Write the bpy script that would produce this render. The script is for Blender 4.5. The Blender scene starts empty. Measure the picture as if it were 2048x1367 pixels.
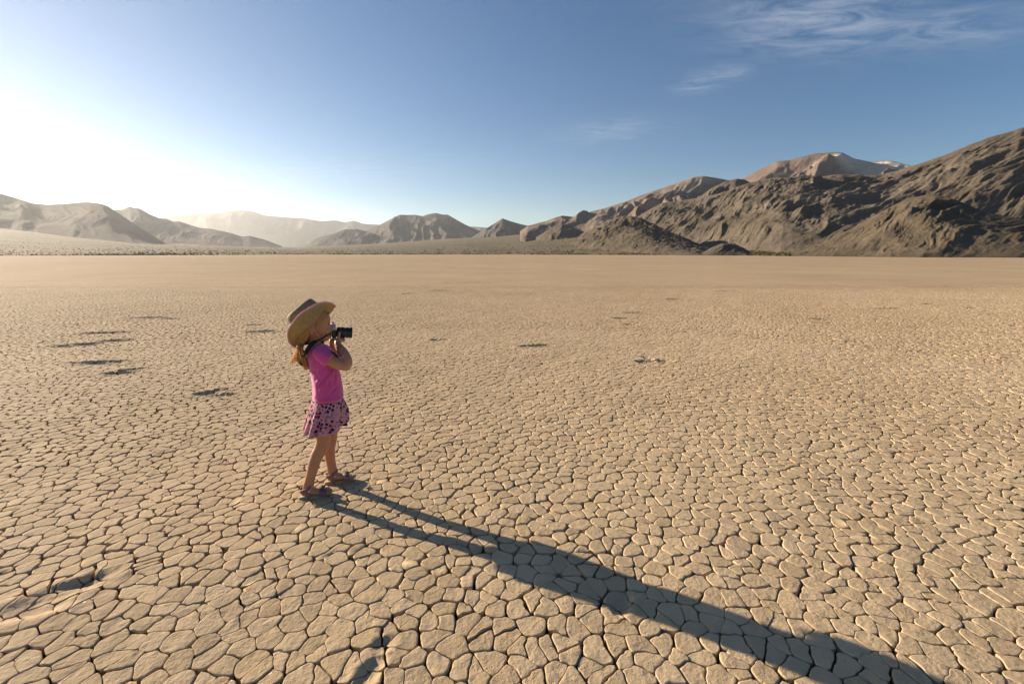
import bpy, bmesh, math, random
import numpy as np
from mathutils import Vector, Matrix
random.seed(7)
rng = np.random.default_rng(11)
scene = bpy.context.scene
C = scene.collection
R = math.radians

# ---------------------------------------------------------------- camera
CAM_H = 1.40
PITCH = R(11.0)
cam_data = bpy.data.cameras.new('camera_view')
cam_data.lens = 16.0
cam_data.sensor_width = 36.0
cam_data.clip_start = 0.05
cam_data.clip_end = 60000
cam = bpy.data.objects.new('camera_view', cam_data)
cam.location = (0, 0, CAM_H)
cam.rotation_euler = (R(90) - PITCH, 0, 0)
C.objects.link(cam)
scene.camera = cam

# ---------------------------------------------------------------- sun and sky
SUN_AZ = R(-61.0)      # measured from straight ahead, negative = to the left
SUN_EL = R(16.5)
sun_dir = Vector((math.sin(SUN_AZ) * math.cos(SUN_EL), math.cos(SUN_AZ) * math.cos(SUN_EL), math.sin(SUN_EL)))
sd = bpy.data.lights.new('sun', 'SUN')
sd.energy = 5.0
sd.angle = R(0.53)
sd.color = (1.0, 0.84, 0.63)
sun = bpy.data.objects.new('sun', sd)
sun.rotation_euler = sun_dir.to_track_quat('Z', 'Y').to_euler()
C.objects.link(sun)

world = bpy.data.worlds.new('World')
scene.world = world
world.use_nodes = True
wn = world.node_tree
for n in list(wn.nodes):
    wn.nodes.remove(n)


def N(nt, kind, **kw):
    n = nt.nodes.new(kind)
    for k, v in kw.items():
        if k == 'inp':
            for a, b in v.items():
                n.inputs[a].default_value = b
        else:
            setattr(n, k, v)
    return n


def M2(nt, op, a, b=None, c=None, clamp=False):
    n = nt.nodes.new('ShaderNodeMath')
    n.operation = op
    n.use_clamp = clamp
    for i, v in enumerate((a, b, c)):
        if v is None:
            continue
        if isinstance(v, (int, float)):
            n.inputs[i].default_value = v
        else:
            nt.links.new(v, n.inputs[i])
    return n.outputs[0]


out = N(wn, 'ShaderNodeOutputWorld')
bg = N(wn, 'ShaderNodeBackground')
bg.inputs['Strength'].default_value = 0.051
sky = N(wn, 'ShaderNodeTexSky', sky_type='NISHITA')
sky.sun_disc = False
sky.sun_elevation = SUN_EL
sky.sun_rotation = SUN_AZ
sky.altitude = 1100
sky.air_density = 1.0
sky.dust_density = 0.12
sky.ozone_density = 2.5
# cirrus on a high plane: project the view direction on it
tc = N(wn, 'ShaderNodeTexCoord')
sep = N(wn, 'ShaderNodeSeparateXYZ')
wn.links.new(tc.outputs['Generated'], sep.inputs[0])
zz = M2(wn, 'MAXIMUM', sep.outputs[2], 0.03)
px_ = M2(wn, 'DIVIDE', sep.outputs[0], zz)
py_ = M2(wn, 'DIVIDE', sep.outputs[1], zz)
comb = N(wn, 'ShaderNodeCombineXYZ')
wn.links.new(px_, comb.inputs[0])
wn.links.new(py_, comb.inputs[1])


def gauss(cx, cy, rx, ry, rot=0.0):
    dx = M2(wn, 'SUBTRACT', px_, cx)
    dy = M2(wn, 'SUBTRACT', py_, cy)
    c, s = math.cos(rot), math.sin(rot)
    u = M2(wn, 'DIVIDE', M2(wn, 'ADD', M2(wn, 'MULTIPLY', dx, c), M2(wn, 'MULTIPLY', dy, s)), rx)
    v = M2(wn, 'DIVIDE', M2(wn, 'SUBTRACT', M2(wn, 'MULTIPLY', dy, c), M2(wn, 'MULTIPLY', dx, s)), ry)
    q = M2(wn, 'ADD', M2(wn, 'MULTIPLY', u, u), M2(wn, 'MULTIPLY', v, v))
    return M2(wn, 'EXPONENT', M2(wn, 'MULTIPLY', q, -1.0))


mp = N(wn, 'ShaderNodeMapping')
mp.inputs['Rotation'].default_value = (0, 0, R(38))
mp.inputs['Scale'].default_value = (0.8, 1.9, 1)
wn.links.new(comb.outputs[0], mp.inputs[0])
cn = N(wn, 'ShaderNodeTexNoise', inp={'Scale': 4.2, 'Detail': 12.0, 'Roughness': 0.68, 'Distortion': 0.7})
wn.links.new(mp.outputs[0], cn.inputs['Vector'])
cr = N(wn, 'ShaderNodeValToRGB')
cr.color_ramp.elements[0].position = 0.38
cr.color_ramp.elements[1].position = 0.78
wn.links.new(cn.outputs['Fac'], cr.inputs[0])
mask = None
for g, wgt in ((gauss(1.34, 2.22, 0.50, 0.30, 0.5), 1.0), (gauss(1.16, 2.92, 0.15, 0.20, 0.2), 1.0),
               (gauss(0.80, 4.1, 0.35, 0.45, 0.8), 0.55), (gauss(1.85, 2.3, 0.6, 0.22, 0.15), 0.75),
               (gauss(-3.2, 6.5, 3.0, 1.0, -0.4), 0.4), (gauss(4.5, -3.0, 2.5, 1.6, 0.6), 0.7), (gauss(-1.5, -6, 3.5, 2.0, 0.2), 0.7)):
    gg = M2(wn, 'MULTIPLY', g, wgt)
    mask = gg if mask is None else M2(wn, 'MAXIMUM', mask, gg)
cf = M2(wn, 'MULTIPLY', M2(wn, 'MULTIPLY', cr.outputs[0], mask), 0.52, clamp=True)
mixc = N(wn, 'ShaderNodeMixRGB')
mixc.inputs[2].default_value = (7.0, 7.3, 7.8, 1)
wn.links.new(cf, mixc.inputs[0])
hsv = N(wn, 'ShaderNodeHueSaturation', inp={'Saturation': 1.2, 'Value': 0.92})
wn.links.new(sky.outputs[0], hsv.inputs['Color'])
wn.links.new(hsv.outputs[0], mixc.inputs[1])
wn.links.new(mixc.outputs[0], bg.inputs[0])
wn.links.new(bg.outputs[0], out.inputs[0])

scene.view_settings.view_transform = 'Standard'
scene.view_settings.look = 'None'
scene.view_settings.exposure = 1.25
scene.view_settings.gamma = 1.0
scene.view_settings.use_curve_mapping = False
scene.render.engine = 'CYCLES'
scene.cycles.use_denoising = True
scene.cycles.max_bounces = 8
scene.cycles.volume_bounces = 1
scene.cycles.volume_max_steps = 64
scene.cycles.sample_clamp_indirect = 8


# ---------------------------------------------------------------- helpers
def uh(ix, iy, seed):
    h = (ix.astype(np.int64) * 374761393 + iy.astype(np.int64) * 668265263 + int(seed) * 2147483647 + 1013904223) & 0xffffffff
    h = ((h ^ (h >> 13)) * 1274126177) & 0xffffffff
    h = ((h ^ (h >> 16)) * 2246822519) & 0xffffffff
    h = h ^ (h >> 15)
    return (h & 0xffffff) / float(0xffffff)


def vn(x, y, seed=0):
    """smooth value noise, 0..1"""
    x = np.asarray(x, float); y = np.asarray(y, float)
    ix = np.floor(x); iy = np.floor(y)
    fx = x - ix; fy = y - iy
    fx = fx * fx * fx * (fx * (fx * 6 - 15) + 10); fy = fy * fy * fy * (fy * (fy * 6 - 15) + 10)
    a = uh(ix, iy, seed); b = uh(ix + 1, iy, seed); c = uh(ix, iy + 1, seed); d = uh(ix + 1, iy + 1, seed)
    return (a * (1 - fx) + b * fx) * (1 - fy) + (c * (1 - fx) + d * fx) * fy


def fbm(x, y, seed=0, octv=5, gain=0.5):
    s = 0; a = 1; t = 0
    for o in range(octv):
        s = s + a * vn(x * 2 ** o + 17.3 * o, y * 2 ** o - 9.1 * o, seed + o * 31)
        t += a; a *= gain
    return s / t


def ridged(x, y, seed=0, octv=5, gain=0.5):
    s = 0; a = 1; t = 0; w = 1
    for o in range(octv):
        n = 1.06 - np.sqrt((2 * vn(x * 2 ** o + 17.3 * o, y * 2 ** o - 9.1 * o, seed + o * 31) - 1) ** 2 + .008)
        n = n * n
        s = s + a * n * w; w = np.clip(n * 1.6, 0, 1)
        t += a; a *= gain
    return s / t


def mesh_np(name, v, tris=None, quads=None, smooth=True):
    me = bpy.data.meshes.new(name)
    nt = 0 if tris is None else len(tris)
    nq = 0 if quads is None else len(quads)
    me.vertices.add(len(v))
    me.vertices.foreach_set('co', np.ascontiguousarray(v, dtype=np.float32).ravel())
    loops = []
    if nq: loops.append(np.asarray(quads).ravel())
    if nt: loops.append(np.asarray(tris).ravel())
    lo = np.concatenate(loops).astype(np.int32)
    me.loops.add(len(lo))
    me.loops.foreach_set('vertex_index', lo)
    me.polygons.add(nq + nt)
    st = np.concatenate([np.arange(nq) * 4, nq * 4 + np.arange(nt) * 3]).astype(np.int32)
    me.polygons.foreach_set('loop_start', st)
    me.polygons.foreach_set('use_smooth', np.full(nq + nt, smooth))
    me.update(calc_edges=True)
    return me


def link(name, me, mat=None, parent=None, loc=None):
    o = bpy.data.objects.new(name, me)
    if mat is not None and me is not None:
        me.materials.append(mat)
    if parent is not None:
        o.parent = parent
    if loc is not None:
        o.location = loc
    C.objects.link(o)
    return o


def mat(name, col, rough=0.8, spec=0.3):
    m = bpy.data.materials.new(name)
    m.use_nodes = True
    b = m.node_tree.nodes['Principled BSDF']
    b.inputs['Base Color'].default_value = (*col, 1)
    b.inputs['Roughness'].default_value = rough
    b.inputs['Specular IOR Level'].default_value = spec
    return m, m.node_tree, b


def ray(px, py):
    """direction through a point of the 2048 wide picture, used to survey the place"""
    u = (px - 1024) / 910.2; v = (683.5 - py) / 910.2
    return np.array([u, math.cos(PITCH) + v * math.sin(PITCH), -math.sin(PITCH) + v * math.cos(PITCH)])


def gp(px, py):
    d = ray(px, py)
    t = CAM_H / -d[2]
    return np.array([d[0] * t, d[1] * t])
# ---------------------------------------------------------------- dried mud material (position based, so plates and far ground agree)
def mud_material():
    m, nt, b = mat('dried_mud', (0.4, 0.3, 0.2), 0.95, 0.15)
    geo = N(nt, 'ShaderNodeNewGeometry')
    def noise(scale, detail=4, rough=0.55):
        n = N(nt, 'ShaderNodeTexNoise', inp={'Scale': scale, 'Detail': detail, 'Roughness': rough})
        nt.links.new(geo.outputs['Position'], n.inputs['Vector'])
        return n.outputs['Fac']
    r = N(nt, 'ShaderNodeValToRGB')
    r.color_ramp.elements[0].position = 0.3
    r.color_ramp.elements[0].color = (0.43, 0.315, 0.190, 1)
    r.color_ramp.elements[1].position = 0.72
    r.color_ramp.elements[1].color = (0.565, 0.425, 0.272, 1)
    big = noise(0.35, 3); mid = noise(4.0, 4); fine = noise(70.0, 3)
    s = M2(nt, 'ADD', M2(nt, 'MULTIPLY', big, 0.40), M2(nt, 'MULTIPLY', mid, 0.35))
    s = M2(nt, 'ADD', s, M2(nt, 'MULTIPLY', fine, 0.25))
    at = N(nt, 'ShaderNodeAttribute', attribute_name='tone')
    s = M2(nt, 'ADD', s, M2(nt, 'MULTIPLY', at.outputs['Fac'], 0.26))
    s = M2(nt, 'ADD', s, M2(nt, 'MULTIPLY', M2(nt, 'SUBTRACT', noise(0.13, 5, .6), .5), 0.55))
    nt.links.new(s, r.inputs[0])
    # small dark pits and pale grains
    vo = N(nt, 'ShaderNodeTexVoronoi', inp={'Scale': 42.0})
    nt.links.new(geo.outputs['Position'], vo.inputs['Vector'])
    pit = N(nt, 'ShaderNodeMapRange', inp={'From Min': 0.05, 'From Max': 0.17, 'To Min': 1.0, 'To Max': 0.0})
    nt.links.new(vo.outputs['Distance'], pit.inputs[0])
    sc = N(nt, 'ShaderNodeSeparateColor')
    nt.links.new(vo.outputs['Color'], sc.inputs[0])
    sel = M2(nt, 'LESS_THAN', sc.outputs[0], 0.22)
    pitf = M2(nt, 'MULTIPLY', pit.outputs[0], sel)
    mx = N(nt, 'ShaderNodeMixRGB')
    mx.inputs[2].default_value = (0.27, 0.19, 0.12, 1)
    nt.links.new(M2(nt, 'MULTIPLY', pitf, 0.5), mx.inputs[0])
    nt.links.new(r.outputs[0], mx.inputs[1])
    nt.links.new(mx.outputs[0], b.inputs['Base Color'])
    bh = M2(nt, 'ADD', M2(nt, 'MULTIPLY', noise(55.0, 6, 0.65), 1.0), M2(nt, 'MULTIPLY', pitf, -0.45))
    bh = M2(nt, 'ADD', bh, M2(nt, 'MULTIPLY', noise(16.0, 2), 0.55))
    bp = N(nt, 'ShaderNodeBump', inp={'Strength': 0.85, 'Distance': 0.0062})
    nt.links.new(bh, bp.inputs['Height'])
    nt.links.new(bp.outputs[0], b.inputs['Normal'])
    return m


MUD = mud_material()

# far playa: same base colours, cracks by a cell texture with their shade painted in since plates there are smaller than a pixel
def far_mud():
    m, nt, b = mat('distant_mud', (0.4, 0.3, 0.2), 0.95, 0.1)
    geo = N(nt, 'ShaderNodeNewGeometry')
    def noise(scale, detail=4, vec=None):
        n = N(nt, 'ShaderNodeTexNoise', inp={'Scale': scale, 'Detail': detail})
        nt.links.new(vec or geo.outputs['Position'], n.inputs['Vector'])
        return n.outputs['Fac']
    mpg = N(nt, 'ShaderNodeMapping')
    mpg.inputs['Scale'].default_value = (0.35, 1.0, 1)
    nt.links.new(geo.outputs['Position'], mpg.inputs[0])
    s = M2(nt, 'ADD', M2(nt, 'MULTIPLY', noise(0.35, 3), 0.40), M2(nt, 'MULTIPLY', noise(0.03, 5, mpg.outputs[0]), 0.45))
    s = M2(nt, 'ADD', s, M2(nt, 'MULTIPLY', noise(6.0, 3), 0.25))
    s = M2(nt, 'ADD', s, M2(nt, 'MULTIPLY', M2(nt, 'SUBTRACT', noise(0.13, 5), .5), 0.55))
    r = N(nt, 'ShaderNodeValToRGB')
    r.color_ramp.elements[0].position = 0.3
    r.color_ramp.elements[0].color = (0.415, 0.305, 0.186, 1)
    r.color_ramp.elements[1].position = 0.75
    r.color_ramp.elements[1].color = (0.545, 0.41, 0.264, 1)
    nt.links.new(s, r.inputs[0])
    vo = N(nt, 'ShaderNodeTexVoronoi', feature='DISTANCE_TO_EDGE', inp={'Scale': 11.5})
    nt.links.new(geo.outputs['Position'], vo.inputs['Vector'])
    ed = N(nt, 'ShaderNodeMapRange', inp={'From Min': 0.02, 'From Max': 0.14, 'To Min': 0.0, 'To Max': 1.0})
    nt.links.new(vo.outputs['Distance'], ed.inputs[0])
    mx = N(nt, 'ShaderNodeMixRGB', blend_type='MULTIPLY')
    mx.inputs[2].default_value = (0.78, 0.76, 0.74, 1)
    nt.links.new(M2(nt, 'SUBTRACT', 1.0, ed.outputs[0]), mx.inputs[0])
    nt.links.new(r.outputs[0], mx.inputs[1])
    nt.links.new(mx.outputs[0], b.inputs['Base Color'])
    bp = N(nt, 'ShaderNodeBump', inp={'Strength': 0.8, 'Distance': 0.012})
    nt.links.new(M2(nt, 'ADD', ed.outputs[0], M2(nt, 'ADD', M2(nt, 'MULTIPLY', noise(3.0, 5), 3.0), M2(nt, 'MULTIPLY', noise(0.4, 4, mpg.outputs[0]), 16.0))), bp.inputs['Height'])
    nt.links.new(bp.outputs[0], b.inputs['Normal'])
    return m


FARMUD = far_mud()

# ---------------------------------------------------------------- playa relief: gentle swells and the old sunken footprints
ZF = 20.0            # plates are real pieces out to here
def half_w(y): return 1.3 * y + 1.8

DENTS = []           # x, y, half length, half width, angle, depth
def dent(px, py, lx, ly, ang, dep):
    g = gp(px, py)
    DENTS.append((g[0], g[1], lx * .85, ly * .8, R(ang), dep * .9))
dent(50, 1222, .15, .07, 18, .026); dent(135, 1180, .14, .06, 25, .026); dent(190, 1158, .10, .04, 30, .02)
dent(740, 1345, .08, .04, 70, .024); dent(768, 1290, .05, .035, 40, .018)
dent(1243, 1205, .07, .045, 60, .028)
dent(415, 786, .14, .07, 10, .045); dent(438, 780, .13, .05, 30, .035); dent(449, 788, .09, .04, 5, .04)
dent(240, 747, .20, .06, 12, .045); dent(262, 740, .14, .06, 30, .045)
dent(188, 727, .40, .08, -2, .05); dent(224, 724, .25, .09, 8, .05)
dent(150, 691, .35, .10, 8, .05); dent(172, 687, .25, .08, 12, .05)
dent(236, 680, .30, .12, 15, .05); dent(212, 665, .45, .12, 12, .05)
dent(300, 635, .45, .14, 5, .05); dent(345, 637, .2, .1, 5, .03)
dent(515, 663, .25, .12, 5, .05); dent(540, 662, .16, .1, 5, .05); dent(512, 649, .2, .1, 0, .04)
dent(873, 679, .10, .09, 10, .045); dent(887, 680, .10, .09, -10, .045)
dent(1060, 692, .18, .09, 5, .045); dent(1086, 691, .18, .10, 0, .05)
dent(1290, 722, .14, .10, 25, .05); dent(1296, 716, .06, .12, 20, .04); dent(1322, 722, .16, .08, -5, .05)
dent(1640, 637, .25, .1, -8, .045); dent(1545, 660, .13, .09, -10, .04); dent(1272, 625, .3, .14, 0, .05)
dent(1244, 636, .22, .12, 5, .05); dent(1352, 598, .3, .2, 0, .05); dent(1262, 649, .15, .1, 0, .04)
dent(886, 581, .6, .25, 0, .05); dent(820, 587, .3, .2, 0, .05); dent(1780, 617, .5, .15, 0, .04)
dent(1455, 582, .5, .2, 0, .05); dent(1860, 608, .2, .12, 0, .05); dent(2033, 651, .12, .1, 0, .05)
dent(1942, 615, .2, .12, 0, .045); dent(1650, 646, .2, .08, -10, .03)


def relief(x, y):
    h = 0.020 * (fbm(x * 0.55, y * 0.55, 5, 3) - 0.5) + 0.006 * (fbm(x * 2.2, y * 2.2, 9, 2) - 0.5) * 2
    for (cx, cy, a, b, an, dp) in DENTS:
        m = (np.abs(x - cx) < 2.6 * a + .25) & (np.abs(y - cy) < 2.6 * a + .25)
        if not np.any(m):
            continue
        dx = x[m] - cx; dy = y[m] - cy
        wob = 0.25 * (vn(x[m] * 14, y[m] * 14, 3) - .5) * a
        u = (dx * math.cos(an) + dy * math.sin(an)) / a + wob
        v = (-dx * math.sin(an) + dy * math.cos(an)) / b + wob
        q = u * u + v * v
        h[m] -= dp * np.exp(-q * q) * 0.62
        h[m] += dp * 0.12 * np.exp(-(np.sqrt(q) - 1.55) ** 2 * 6)
    return h


# ---------------------------------------------------------------- mud plates
S = 0.084


def plates(ids, K, rings, seed=1):
    """ids: (n,2) grid indices. Returns xy centre, vertices (n, M, 3) and faces for one plate with K points round."""
    ix, iy = ids[:, 0], ids[:, 1]
    def site(a, b):
        jx = uh(a, b, 101) - .5; jy = uh(a, b, 202) - .5
        gx = a * S + (b % 2) * S * .5 + jx * S * .84
        gy = b * S * .9 + jy * S * .84
        return gx, gy
    cx, cy = site(ix, iy)
    fade = np.clip(1.36 - cy / 15.0, .05, 1)     # cracks close up on the far silt
    th = np.linspace(0, 2 * np.pi, K, endpoint=False)
    th = th[None, :] + 0 * cx[:, None]
    ct, stn = np.cos(th), np.sin(th)
    acc = np.zeros((len(ids), K)); mx = np.zeros_like(acc)
    p = 14.0
    inv = []; hair_n = []
    for dx in range(-3, 4):
        for dy in range(-3, 4):
            if dx == 0 and dy == 0: continue
            nx, ny = site(ix + dx, iy + dy)
            vx, vy = nx - cx, ny - cy
            L = np.sqrt(vx * vx + vy * vy)
            # symmetric crack half width for this pair of plates
            kx = 2 * ix + dx; ky = 2 * iy + dy
            r = uh(kx, ky, 303 + 0 * kx[0])
            w = np.where(r < .34, .0003, .0009 + .0030 * ((r - .34) / .66) ** 1.8)
            w = w * fade * (0.8 + 0.8 * vn((cx + vx / 2) * .9, (cy + vy / 2) * .9, 44))
            wi = (uh(ix, iy, 505) * S * .36) ** 2; wj = (uh(ix + dx, iy + dy, 505) * S * .36) ** 2
            d = np.maximum(L / 2 + (wi - wj) / (2 * L) - w, .003)
            cosv = (vx[:, None] * ct + vy[:, None] * stn) / L[:, None]
            iv = np.clip(cosv, 0, None) / d[:, None]
            inv.append(iv.astype(np.float32)); hair_n.append((r < .36))
    inv = np.stack(inv)
    mx = inv.max(0)
    who = inv.argmax(0)
    hair = np.stack(hair_n)[who, np.arange(len(ids))[:, None]].astype(float)
    hair = (hair + np.roll(hair, 1, 1) + np.roll(hair, -1, 1)) / 3
    q = (inv / mx[None]) ** p
    rad = 1.0 / (mx * q.sum(0) ** (1 / p))
    rad = np.minimum(rad, S * 1.3).astype(float)
    # lobed and ragged outline
    bx = cx[:, None] + rad * ct; by = cy[:, None] + rad * stn
    def warp(x, y):
        ox = .020 * (vn(x / .075, y / .075, 61) - .5) * 2 * .55 + .0085 * (vn(x / .024, y / .024, 63) - .5) * 2 * .6
        oy = .020 * (vn(x / .075, y / .075, 62) - .5) * 2 * .55 + .0085 * (vn(x / .024, y / .024, 64) - .5) * 2 * .6
        return ox, oy
    ox, oy = warp(bx, by)
    wx, wy = warp(cx, cy)
    X0, Y0 = bx + ox, by + oy
    ccx, ccy = cx + wx, cy + wy
    n = len(ids)
    tilt = (uh(ix, iy, 71) - .5) * .026, (uh(ix, iy, 72) - .5) * .026
    lift = (uh(ix, iy, 73) - .5) * .0035
    size = rad.mean(1)
    vs = []
    for (ins, zz, loc) in rings:       # inset in metres, height, noise
        dxx = X0 - ccx[:, None]; dyy = Y0 - ccy[:, None]
        rr = np.sqrt(dxx ** 2 + dyy ** 2) + 1e-9
        k = np.clip(1 - ins / rr, .25, 1) if ins < .5 else 1 - ins + rr * 0
        if ins >= .5: k = 0 * rr + (1 - ins)
        x = ccx[:, None] + dxx * k; y = ccy[:, None] + dyy * k
        z = (zz * fade[:, None] * (1 - .5 * hair) if zz > -.02 else zz) + fade[:, None] * (lift[:, None] + tilt[0][:, None] * (x - ccx[:, None]) + tilt[1][:, None] * (y - ccy[:, None]))
        if loc:
            z = z + loc * (vn(x / .018, y / .018, 81) - .5) + loc * .8 * (vn(x / .04, y / .04, 82) - .5) * 2
        vs.append(np.stack([x, y, z], -1))
    c = np.stack([ccx, ccy, rings[-1][1] + fade * (lift + .0006)], -1)[:, None, :]
    V = np.concatenate(vs + [c], 1)
    V[:, :, 2] += relief(V[:, :, 0].ravel(), V[:, :, 1].ravel()).reshape(n, -1)
    nr = len(rings)
    a = np.arange(K); b2 = (a + 1) % K
    quads = np.concatenate([np.stack([i * K + a, i * K + b2, (i + 1) * K + b2, (i + 1) * K + a], -1) for i in range(nr - 1)]) if nr > 1 else np.zeros((0, 4), int)
    tris = np.stack([(nr - 1) * K + a, (nr - 1) * K + b2, nr * K + 0 * a], -1)
    return ccx, ccy, size, V, quads, tris


gy0, gy1 = 0.3, ZF
iy = np.arange(int(gy0 / (S * .9)), int(gy1 / (S * .9)) + 1)
ids = []
for b in iy:
    y = b * S * .9
    w = half_w(y)
    a = np.arange(int(-w / S), int(w / S) + 1)
    ids.append(np.stack([a, 0 * a + b], -1))
ids = np.concatenate(ids)
yy = ids[:, 1] * S * .9
xx = ids[:, 0] * S
dist = np.sqrt(xx ** 2 + yy ** 2)
RN = [(0.0030, -.050, 0), (.0003, -.0065, 0), (.0, -.0030, .0010), (.0012, -.0010, .0014), (.0032, -.0001, .0018), (.0075, 0, .0020), (.5, .0, .0020)]
RM = [(.0025, -.045, 0), (.0, -.0036, 0), (.0026, -.0002, .001), (.008, 0, .0018)]
RF = [(.001, -.014, 0), (.0003, -.0003, 0)]
RV = [(.002, -.03, 0), (.0002, -.0014, 0)]

playa = None


def set_tone(me, vals):
    at_ = me.attributes.new('tone', 'FLOAT', 'POINT')
    at_.data.foreach_set('value', vals.astype(np.float32))


def join_plates(idsel, K, rings, name, parent, sm=True):
    cx, cy, sz, V, q, t = plates(idsel, K, rings)
    n, Mv = V.shape[0], V.shape[1]
    off = (np.arange(n) * Mv)[:, None, None]
    Q = (q[None] + off).reshape(-1, 4); T = (t[None] + off).reshape(-1, 3)
    me = mesh_np(name, V.reshape(-1, 3), T, Q if len(q) else None, smooth=sm)
    set_tone(me, np.repeat(uh(idsel[:, 0], idsel[:, 1], 91) - .5, Mv))
    o = link(name, me, MUD, parent)
    return o


def build_ground():
    global playa
    # one sheet to the horizon with a sunken floor below the plates
    q = [(-half_w(gy0), gy0), (half_w(gy0), gy0), (half_w(ZF), ZF), (-half_w(ZF), ZF)]
    nseg = 48
    def per(off):
        pts = []
        for i in range(4):
            a = np.array(q[i]); b = np.array(q[(i + 1) % 4])
            for k in range(nseg):
                pts.append(a + (b - a) * k / nseg)
        p = np.array(pts)
        c = p.mean(0)
        d = p - c
        return c + d * (1 + off / np.linalg.norm(d, axis=1)[:, None])
    zl = []
    inner = per(-.12); edge = per(.02)
    rings = [np.c_[inner, np.full(len(inner), -.085)], np.c_[edge, relief(edge[:, 0].copy(), edge[:, 1].copy()) * .6 - .003]]
    cen = inner.mean(0)
    ang = np.arctan2(*(edge - cen).T[::-1])
    for rr in (60, 180, 600, 2000, 11500):
        e = np.c_[cen[0] + rr * np.cos(ang), cen[1] + rr * np.sin(ang), 0 * ang]
        rings.append(e)
    n = len(inner)
    V = np.concatenate(rings + [np.array([[cen[0], cen[1], -.085]])])
    a = np.arange(n); b = (a + 1) % n
    Q = np.concatenate([np.stack([i * n + a, i * n + b, (i + 1) * n + b, (i + 1) * n + a][::-1], -1) for i in range(len(rings) - 1)])
    T = np.stack([a, b, 0 * a + len(V) - 1], -1)
    me = mesh_np('playa', V, T, Q, smooth=False)
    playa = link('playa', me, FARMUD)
    playa['kind'] = 'structure'
    playa['label'] = 'flat dry lake bed of pale tan cracked mud reaching to the hills'
    # plates: the 300 that show largest are pieces of their own
    score = np.full(len(ids), -1.0)
    d3 = np.sqrt(xx ** 2 + yy ** 2 + CAM_H ** 2)
    v_c = (yy * math.cos(PITCH) + CAM_H * math.sin(PITCH))       # depth
    u_ = xx / v_c; w_ = (yy * math.sin(PITCH) - CAM_H * math.cos(PITCH)) / v_c
    vis = (np.abs(u_) < 1.14) & (w_ > -.76) & (w_ < .76)
    score = np.where(vis, 1 / v_c ** 3, 0)
    order = np.argsort(-score)
    top = order[:300]
    rest = np.ones(len(ids), bool); rest[top] = False
    idt = ids[top]
    cx, cy, sz, V, q_, t_ = plates(idt, 34, RN)
    tn = uh(idt[:, 0], idt[:, 1], 91) - .5
    for k in range(len(idt)):
        v = V[k].copy()
        c0 = np.array([cx[k], cy[k], 0.0])
        me = mesh_np('mud_plate', v - c0, t_, q_)
        set_tone(me, np.full(len(v), tn[k]))
        link('mud_plate', me, MUD, playa, tuple(c0))
    near = rest & (dist < 4.2)
    midr = rest & (dist >= 4.2) & (dist < 8.5)
    far = rest & (dist >= 8.5)
    objs = []
    for msk, K, rg, sm in ((near, 18, RN[:1] + RN[2:3] + RN[4:6], True), (midr, 11, RM[:3], False), (far, 6, RF, False)):
        objs.append(join_plates(ids[msk], K, rg, 'mud_plates', playa, sm))
    # one part: join the three rings of plates into one mesh
    bm = bmesh.new()
    for o in objs:
        bm.from_mesh(o.data)

    me = bpy.data.meshes.new('mud_plates')
    bm.to_mesh(me); bm.free()
    me.materials.append(MUD)
    for o in objs:
        dd = o.data
        bpy.data.objects.remove(o)
        bpy.data.meshes.remove(dd)
    o = link('mud_plates', me, None, playa)
    o['kind'] = 'stuff'
    o['label'] = 'cracked polygonal mud plates covering the lake bed'


build_ground()
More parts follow.
